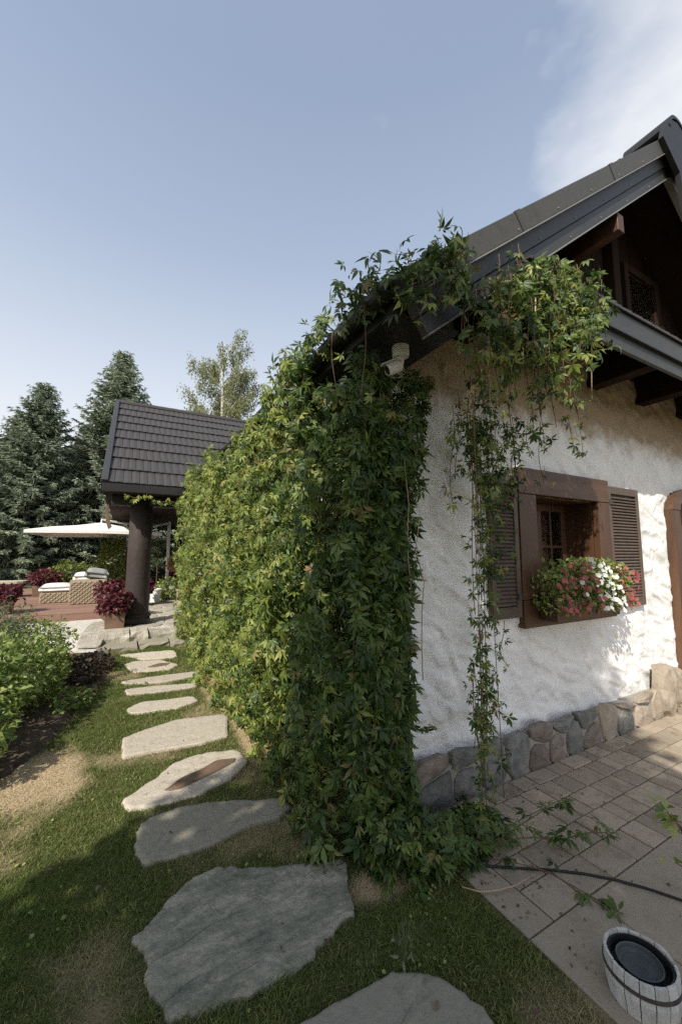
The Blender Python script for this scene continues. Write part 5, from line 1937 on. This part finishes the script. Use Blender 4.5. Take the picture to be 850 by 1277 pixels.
tw = MB().tube([(1.39, 1.41, .03), (1.45, 1.36, .02), (1.52, 1.325, .025), (1.60, 1.30, .03), (1.72, 1.29, .04)], [.002, .003, .0032, .003, .002], 6).build('dry_twig', MT['stem_pale'], smooth=True, at=(1.42, 1.4, .02))
tag(tw, 'pale dry twig lying on the paving edge below the creeper', 'twig')
ho = MB().tube([(1.44, 1.60, .02), (1.56, 1.48, .014), (1.69, 1.39, .014), (1.83, 1.30, .014), (1.96, 1.20, .014), (2.05, 1.11, .014), (2.12, 1.02, .014), (2.18, .92, .014), (2.23, .8, .014), (2.3, .5, .014)], .0055, 10).build('garden_hose', MT['hose'], smooth=True, at=(1.44, 1.6, .02))
tag(ho, 'thin black hose running over the paving past the tub', 'hose')

# --- vine tips on the porch eave
pv = empty('creeper_garland', (.4, 7.46, 2.5), 'thin creeper garland hanging along the porch eave above the column', 'creeper')
pts = [(.02 + i * .105, 7.42, 2.47 - .14 * (i / 10) - .03 * math.sin(i * 1.7)) for i in range(12)]
MB().tube(pts, .006, 5).build('stem', MT['stem'], pv)
for p in pts:
    for s_ in range(3):
        n1 = 1
        Mx = droop_frames(np.array([(-.4, -1., 0)]), 1)
        leaf_objects(pv, Mx, np.array([(p[0] + rr.uniform(-.05, .05), p[1] - .02 + rr.uniform(-.04, .02), p[2] + rr.uniform(-.06, .05))]), np.array([rr.uniform(.05, .085)]), np.array([rr.randrange(4)]), MT['creeper_sun'])

# ================================================================== FLOWER BOX
fb = empty('flower_box', (3.2, 1.80, .98), 'window box of red and white petunias below the brown framed window', 'flower box')
mb = MB()
mb.box((2.78, 1.79, 1.0), (3.62, 1.803, 1.15)).box((2.78, 1.917, 1.0), (3.62, 1.93, 1.15)).box((2.78, 1.804, 1.0), (2.795, 1.916, 1.15)).box((3.605, 1.804, 1.0), (3.62, 1.916, 1.15)).box((2.796, 1.805, 1.001), (3.604, 1.915, 1.015))
mb.build('box', MT['casing_h'], fb, bevel=.003)
MB().box((2.797, 1.806, 1.017), (3.603, 1.914, 1.13)).build('soil', MT['soil'], fb)
frng = np.random.default_rng(9)
NF = 2600
fx = 2.66 + 1.12 * frng.random(NF)
fz = 1.05 + .42 * frng.random(NF)
lim = np.interp(fx, [2.6, 2.8, 3.1, 3.4, 3.7, 3.9], [1.34, 1.42, 1.47, 1.46, 1.40, 1.28])
low_ = np.interp(fx, [2.6, 2.8, 3.3, 3.7, 3.9], [1.12, 1.05, 1.03, 1.04, 1.12])
kp = (fz < lim) & (fz > low_)
fx, fz = fx[kp], fz[kp]
fy = 1.71 + .22 * frng.random(len(fx)) + np.abs(fz - 1.25) * .1
M1 = frames(unit(frng.normal(size=(len(fx), 3)) + np.array((0, -.5, .1))), unit(frng.normal(size=(len(fx), 3)) * .6 + np.array((-.2, -.5, .8))))
V, F, A = scatter_mesh([leaf_one(.55, .25)], M1, np.stack([fx, fy, fz], 1), .028 + .02 * frng.random(len(fx)), frng.random(len(fx)))
o = build('foliage', V, F, MT['bush'], fb, attrs={'var': A})
o['kind'] = 'stuff'


def petunia():
    V, F = [(0, 0, -.25)], []
    n_ = 10
    for i in range(n_):
        a = i / n_ * 6.283
        r1 = .45
        V.append((r1 * math.cos(a), r1 * math.sin(a), -.04))
    for i in range(n_):
        a = i / n_ * 6.283
        r1 = 1.0 if i % 2 == 0 else .82
        V.append((r1 * math.cos(a), r1 * math.sin(a), .03 if i % 2 else -.06))
    for i in range(n_):
        F.append((0, 1 + i, 1 + (i + 1) % n_))
        F.append((1 + i, 1 + n_ + i, 1 + n_ + (i + 1) % n_))
        F.append((1 + i, 1 + n_ + (i + 1) % n_, 1 + (i + 1) % n_))
    return np.array(V), np.array(F)


PV, PF = petunia()
pet = {}
for key in ('petal_red', 'petal_white'):
    me = new_mesh('flower', PV, PF, attrs={'var': np.zeros(len(PV))})
    me.materials.append(MT[key])
    pet[key] = me
base = wl(fb)
for k in range(270):
    x = frng.uniform(2.68, 3.78)
    hi = np.interp(x, [2.6, 2.8, 3.1, 3.4, 3.7, 3.9], [1.34, 1.40, 1.46, 1.45, 1.38, 1.28])
    lo = np.interp(x, [2.6, 2.8, 3.3, 3.7, 3.9], [1.12, 1.06, 1.03, 1.06, 1.12])
    z = frng.uniform(lo, hi)
    white = abs(x - (3.33 - (z - 1.25) * .35)) < .15 or frng.random() < .05
    if not white and frng.random() < .18:
        continue
    y = 1.70 + frng.uniform(-.02, .03) + max(0, z - 1.3) * .25
    d = Vector((frng.normal() * .4 - .25, -1, .25 + frng.normal() * .3)).normalized()
    q = d.to_track_quat('Z', 'Y').to_matrix().to_4x4()
    s = frng.uniform(.015, .022)
    link('flower', pet['petal_white' if white else 'petal_red'], None, fb, Matrix.Translation(Vector((x, y, z)) - base) @ q @ Matrix.Diagonal((s, s, s, 1)))

# ---------- crumbs of dry leaf and soil on the paving
drng = np.random.default_rng(31)
nd = 420
dxx = 1.47 + drng.exponential(.35, nd)
dyy = 1.83 - drng.exponential(.28, nd)
kd = (dyy > .6) & (dxx < 3.2)
dxx, dyy = dxx[kd], dyy[kd]
nd = len(dxx)
Md = frames(unit(drng.normal(size=(nd, 3)) * np.array((1, 1, .25))), unit(drng.normal(size=(nd, 3)) * .35 + np.array((0, 0, 1.))))
V, F, A = scatter_mesh([leaf_one(.7, .3)], Md, np.stack([dxx, dyy, np.full(nd, .012)], 1), .006 + .016 * drng.random(nd) ** 2, drng.random(nd))
MT['crumb'] = leaf_mat('dry_crumb', [(.05, .032, .02), (.12, .08, .05), (.20, .15, .09)], rough=.9, trans=.1)
tag(build('leaf_litter', V, F, MT['crumb'], attrs={'var': A}), 'brown crumbs of dry leaves strewn over the paving', 'leaf litter', kind='stuff')

# ================================================================== TUB
TBX, TBY = 1.615, .815
tub = empty('wooden_tub', (TBX, TBY, .006), 'small whitewashed stave tub with a dark plastic pot inside, on the paving', 'tub')
NS = 16
Rr, Rb_, TH = .105, .098, .125
for k in range(NS):
    a0, a1 = k / NS * 6.283 + .012, (k + 1) / NS * 6.283 - .012
    V = []
    dz = random.uniform(-.0025, .0025)
    for z, r_ in ((.008, Rb_), (TH * .55, Rr + .003), (TH + dz + .006, Rr)):
        for t in (-.009, 0):
            for a in (a0, (a0 + a1) / 2, a1):
                V.append((TBX + (r_ + t) * math.cos(a), TBY + (r_ + t) * math.sin(a), z))
    F = []
    for l in range(2):
        for s_ in (0, 1):
            for j in range(2):
                p = l * 6 + s_ * 3 + j
                q = (p, p + 1, p + 7, p + 6)
                F.append(q if s_ else q[::-1])
        F.append((l * 6, l * 6 + 3, l * 6 + 9, l * 6 + 6))
        F.append((l * 6 + 2, l * 6 + 8, l * 6 + 11, l * 6 + 5))
    F += [(12, 15, 16, 13), (13, 16, 17, 14), (0, 1, 4, 3), (1, 2, 5, 4)]
    build('stave', V, F, MT['whitewash'], tub, bevel=.0012)
for z in (.088,):
    n_ = 32
    V, F = [], []
    for zz, r_ in ((z, Rr + .002), (z, Rr + .0055), (z + .011, Rr + .0055), (z + .011, Rr + .002)):
        for k in range(n_):
            a = k / n_ * 6.283
            V.append((TBX + r_ * math.cos(a), TBY + r_ * math.sin(a), zz))
    for i in range(4):
        for k in range(n_):
            F.append((i * n_ + k, i * n_ + (k + 1) % n_, ((i + 1) % 4) * n_ + (k + 1) % n_, ((i + 1) % 4) * n_ + k))
    build('hoop', V, F, MT['hoop'], tub)
MB().lathe((TBX, TBY, 0), [(.03, .07), (.092, .07), (.0935, .122), (.088, .123), (.086, .085), (.02, .083)], 32).build('liner', MT['liner'], tub)
MB().lathe((TBX + .003, TBY + .004, 0), [(.03, .086), (.058, .087), (.064, .112), (.067, .114), (.069, .112), (.0655, .109), (.058, .094), (.056, .0935), (.054, .0925), (.02, .0925)], 32).build('inner_pot', MT['saucer'], tub, smooth=False)

# ================================================================== small plants near the camera
# shrub at the right edge: only its tips reach into the frame
sp = empty('rose_shrub', (2.25, .70, .006), 'leafy sprigs of a shrub reaching in from the right edge over the paving', 'shrub')
tips = [(1.84, .82, .555), (1.90, .81, .50), (1.90, .81, .33), (2.05, .72, .6), (2.3, .6, .7), (2.45, .75, .6), (2.2, .85, .45)]
stems('stems', sp, (2.25, .70, .006), tips, .006, MT['stem'], seed=3, sag=.06)
lrng = np.random.default_rng(4)
T1, ax, no, S1 = [], [], [], []
for t in tips:
    for k in range(11):
        u = lrng.random() ** 2 * .35
        p = np.array(t) * (1 - u) + np.array((2.25, .70, .2)) * u + lrng.normal(size=3) * .012
        T1.append(p); S1.append(.035 + .03 * lrng.random())
        ax.append(np.array((-.6, 0, -.2)) + lrng.normal(size=3) * .8); no.append(np.array((-.2, -.5, 1)) + lrng.normal(size=3) * .4)
lm_ = {}
BV, BF = leaf_one(.48, .3)
me = new_mesh('leaf', BV, BF, attrs={'var': np.zeros(len(BV))})
me.materials.append(MT['bush'])
Mx = frames(unit(np.array(ax)), unit(np.array(no)))
for i in range(len(T1)):
    mx = Matrix([list(Mx[i][r] * S1[i]) + [T1[i][r] - wl(sp)[r]] for r in range(3)] + [[0, 0, 0, 1]])
    link('leaf', me, None, sp, mx)

wd = empty('weed', (.96, 1.27, .035), 'thin dry weed standing by the nearest stepping stone', 'weed')
mb = MB()
for k in range(6):
    a = k * 1.1
    mb.tube([(.96, 1.27, .03), (.96 + .01 * math.cos(a), 1.27 + .01 * math.sin(a), .10), (.96 + .03 * math.cos(a), 1.27 + .03 * math.sin(a), .15 + .02 * (k % 3))], [.002, .0016, .0008], 5)
mb.build('stems', MT['stem_green'], wd)
foliage('leaves', wd, 26, (.96, 1.27, .09), (.03, .03, .06), .03, MT['bush2'], .3, 4, stuff=False)

# ================================================================== GRASS
grng = np.random.default_rng(21)
polys = [[tuple(p) for p in chaikin(s, 1)] for s in STONES]


def grass_zone(n_, x0, x1, y0, y1, h, wdt):
    x = x0 + (x1 - x0) * grng.random(n_)
    y = y0 + (y1 - y0) * grng.random(n_)
    k = np.ones(n_, bool)
    for p in polys:
        c = np.mean(p, axis=0)
        q = [tuple(c + (np.array(v) - c) * .96) for v in p]
        q2 = [tuple(c + (np.array(v) - c) * .90) for v in p]
        k &= ~(in_poly(x, y, q) & ~((~in_poly(x, y, q2)) & (fbm(x * 9, y * 9, 0, 91, 2) > .60)))
    k &= ~in_poly(x, y, [tuple(p) for p in bp])
    k &= (x < 1.44)
    k &= ~((x > 1.0) & (y > 1.75) & (grng.random(n_) < .5))
    dm = dry_mask(x, y)
    k &= grng.random(n_) > dm * .45
    x, y, dm = x[k], y[k], dm[k]
    m_ = len(x)
    a = grng.random(m_) * 6.283
    hh = h * (.4 + .9 * grng.random(m_)) * (.45 + 1.25 * fbm(x * 9, y * 9, 0, 31, 3) ** 1.3) * (1 - .35 * dm)
    lean = grng.normal(size=(m_, 2)) * .8 * hh[:, None]
    z = ground_z(x, y)
    dx, dy = np.cos(a) * wdt * .5, np.sin(a) * wdt * .5
    P0 = np.stack([x - dx, y - dy, z - .003], 1)
    P1 = np.stack([x + dx, y + dy, z - .003], 1)
    Pm0 = np.stack([x - dx * .8 + lean[:, 0] * .4, y - dy * .8 + lean[:, 1] * .4, z + hh * .6], 1)
    Pm1 = np.stack([x + dx * .8 + lean[:, 0] * .4, y + dy * .8 + lean[:, 1] * .4, z + hh * .6], 1)
    P2 = np.stack([x + lean[:, 0], y + lean[:, 1], z + hh], 1)
    V = np.stack([P0, P1, Pm0, Pm1, P2], 1).reshape(-1, 3)
    b = np.arange(m_)[:, None, None] * 5
    F = (np.array([(0, 1, 3), (0, 3, 2), (2, 3, 4)])[None] + b).reshape(-1, 3)
    var = np.repeat(np.clip(fbm(x * 3, y * 3, 0, 41, 3) * .5 + grng.random(m_) * .5, 0, .99), 5)
    return V, F, var, np.repeat(dm, 5)


GV, GF, GA, GD = [], [], [], []
n0 = 0
for z in ((230000, -.9, 1.46, .75, 3.0, .019, .0026), (110000, -1.3, 1.2, 3.0, 7.1, .022, .0042), (25000, -3.5, -.9, .6, 3.2, .02, .005), (7000, -.1, 1.25, 6.3, 7.15, .03, .006)):
    V, F, A, D = grass_zone(*z)
    GV.append(V); GF.append(F + n0); GA.append(A); GD.append(D)
    n0 += len(V)
gr = build('grass', np.vstack(GV), np.vstack(GF), MT['grass'], attrs={'var': np.concatenate(GA), 'dry': np.concatenate(GD)})
tag(gr, 'short mown grass with dry patches around the stepping stones', 'grass', kind='stuff')

# broad-leaved weeds in the lawn and a few fallen leaves
nw = 2600
wx, wy = -1.0 + 2.4 * grng.random(nw), .8 + 5.6 * grng.random(nw) ** 1.4
kw_ = (fbm(wx * 4, wy * 4, 0, 61, 3) > .56) & (wx < 1.42) & ~in_poly(wx, wy, [tuple(p) for p in bp])
for p in polys:
    kw_ &= ~in_poly(wx, wy, p)
wx, wy = wx[kw_], wy[kw_]
nw = len(wx)
Mw = frames(unit(grng.normal(size=(nw, 3)) * np.array((1, 1, .15))), unit(grng.normal(size=(nw, 3)) * .25 + np.array((0, 0, 1.))))
V, F, A = scatter_mesh([leaf_one(.75, .2)], Mw, np.stack([wx, wy, ground_z(wx, wy) + .012 + .008 * grng.random(nw)], 1), .010 + .014 * grng.random(nw), grng.random(nw))
tag(build('clover', V, F, MT['bush'], attrs={'var': A}), 'small broad clover leaves mixed into the lawn', 'clover', kind='stuff')
nl = 90
lx, ly = -.9 + 2.3 * grng.random(nl), .9 + 5.0 * grng.random(nl) ** 1.3
kl = lx < 1.4
lx, ly = lx[kl], ly[kl]
nl = len(lx)
Ml = frames(unit(grng.normal(size=(nl, 3)) * np.array((1, 1, .2))), unit(grng.normal(size=(nl, 3)) * .35 + np.array((0, 0, 1.))))
V, F, A = scatter_mesh([leaf_one(.5, .4)], Ml, np.stack([lx, ly, np.full(nl, .034)], 1), .012 + .025 * grng.random(nl), grng.random(nl))
tag(build('fallen_leaves', V, F, MT['crumb'], attrs={'var': A}), 'few dry brown leaves fallen on the lawn and stones', 'leaves', kind='stuff')
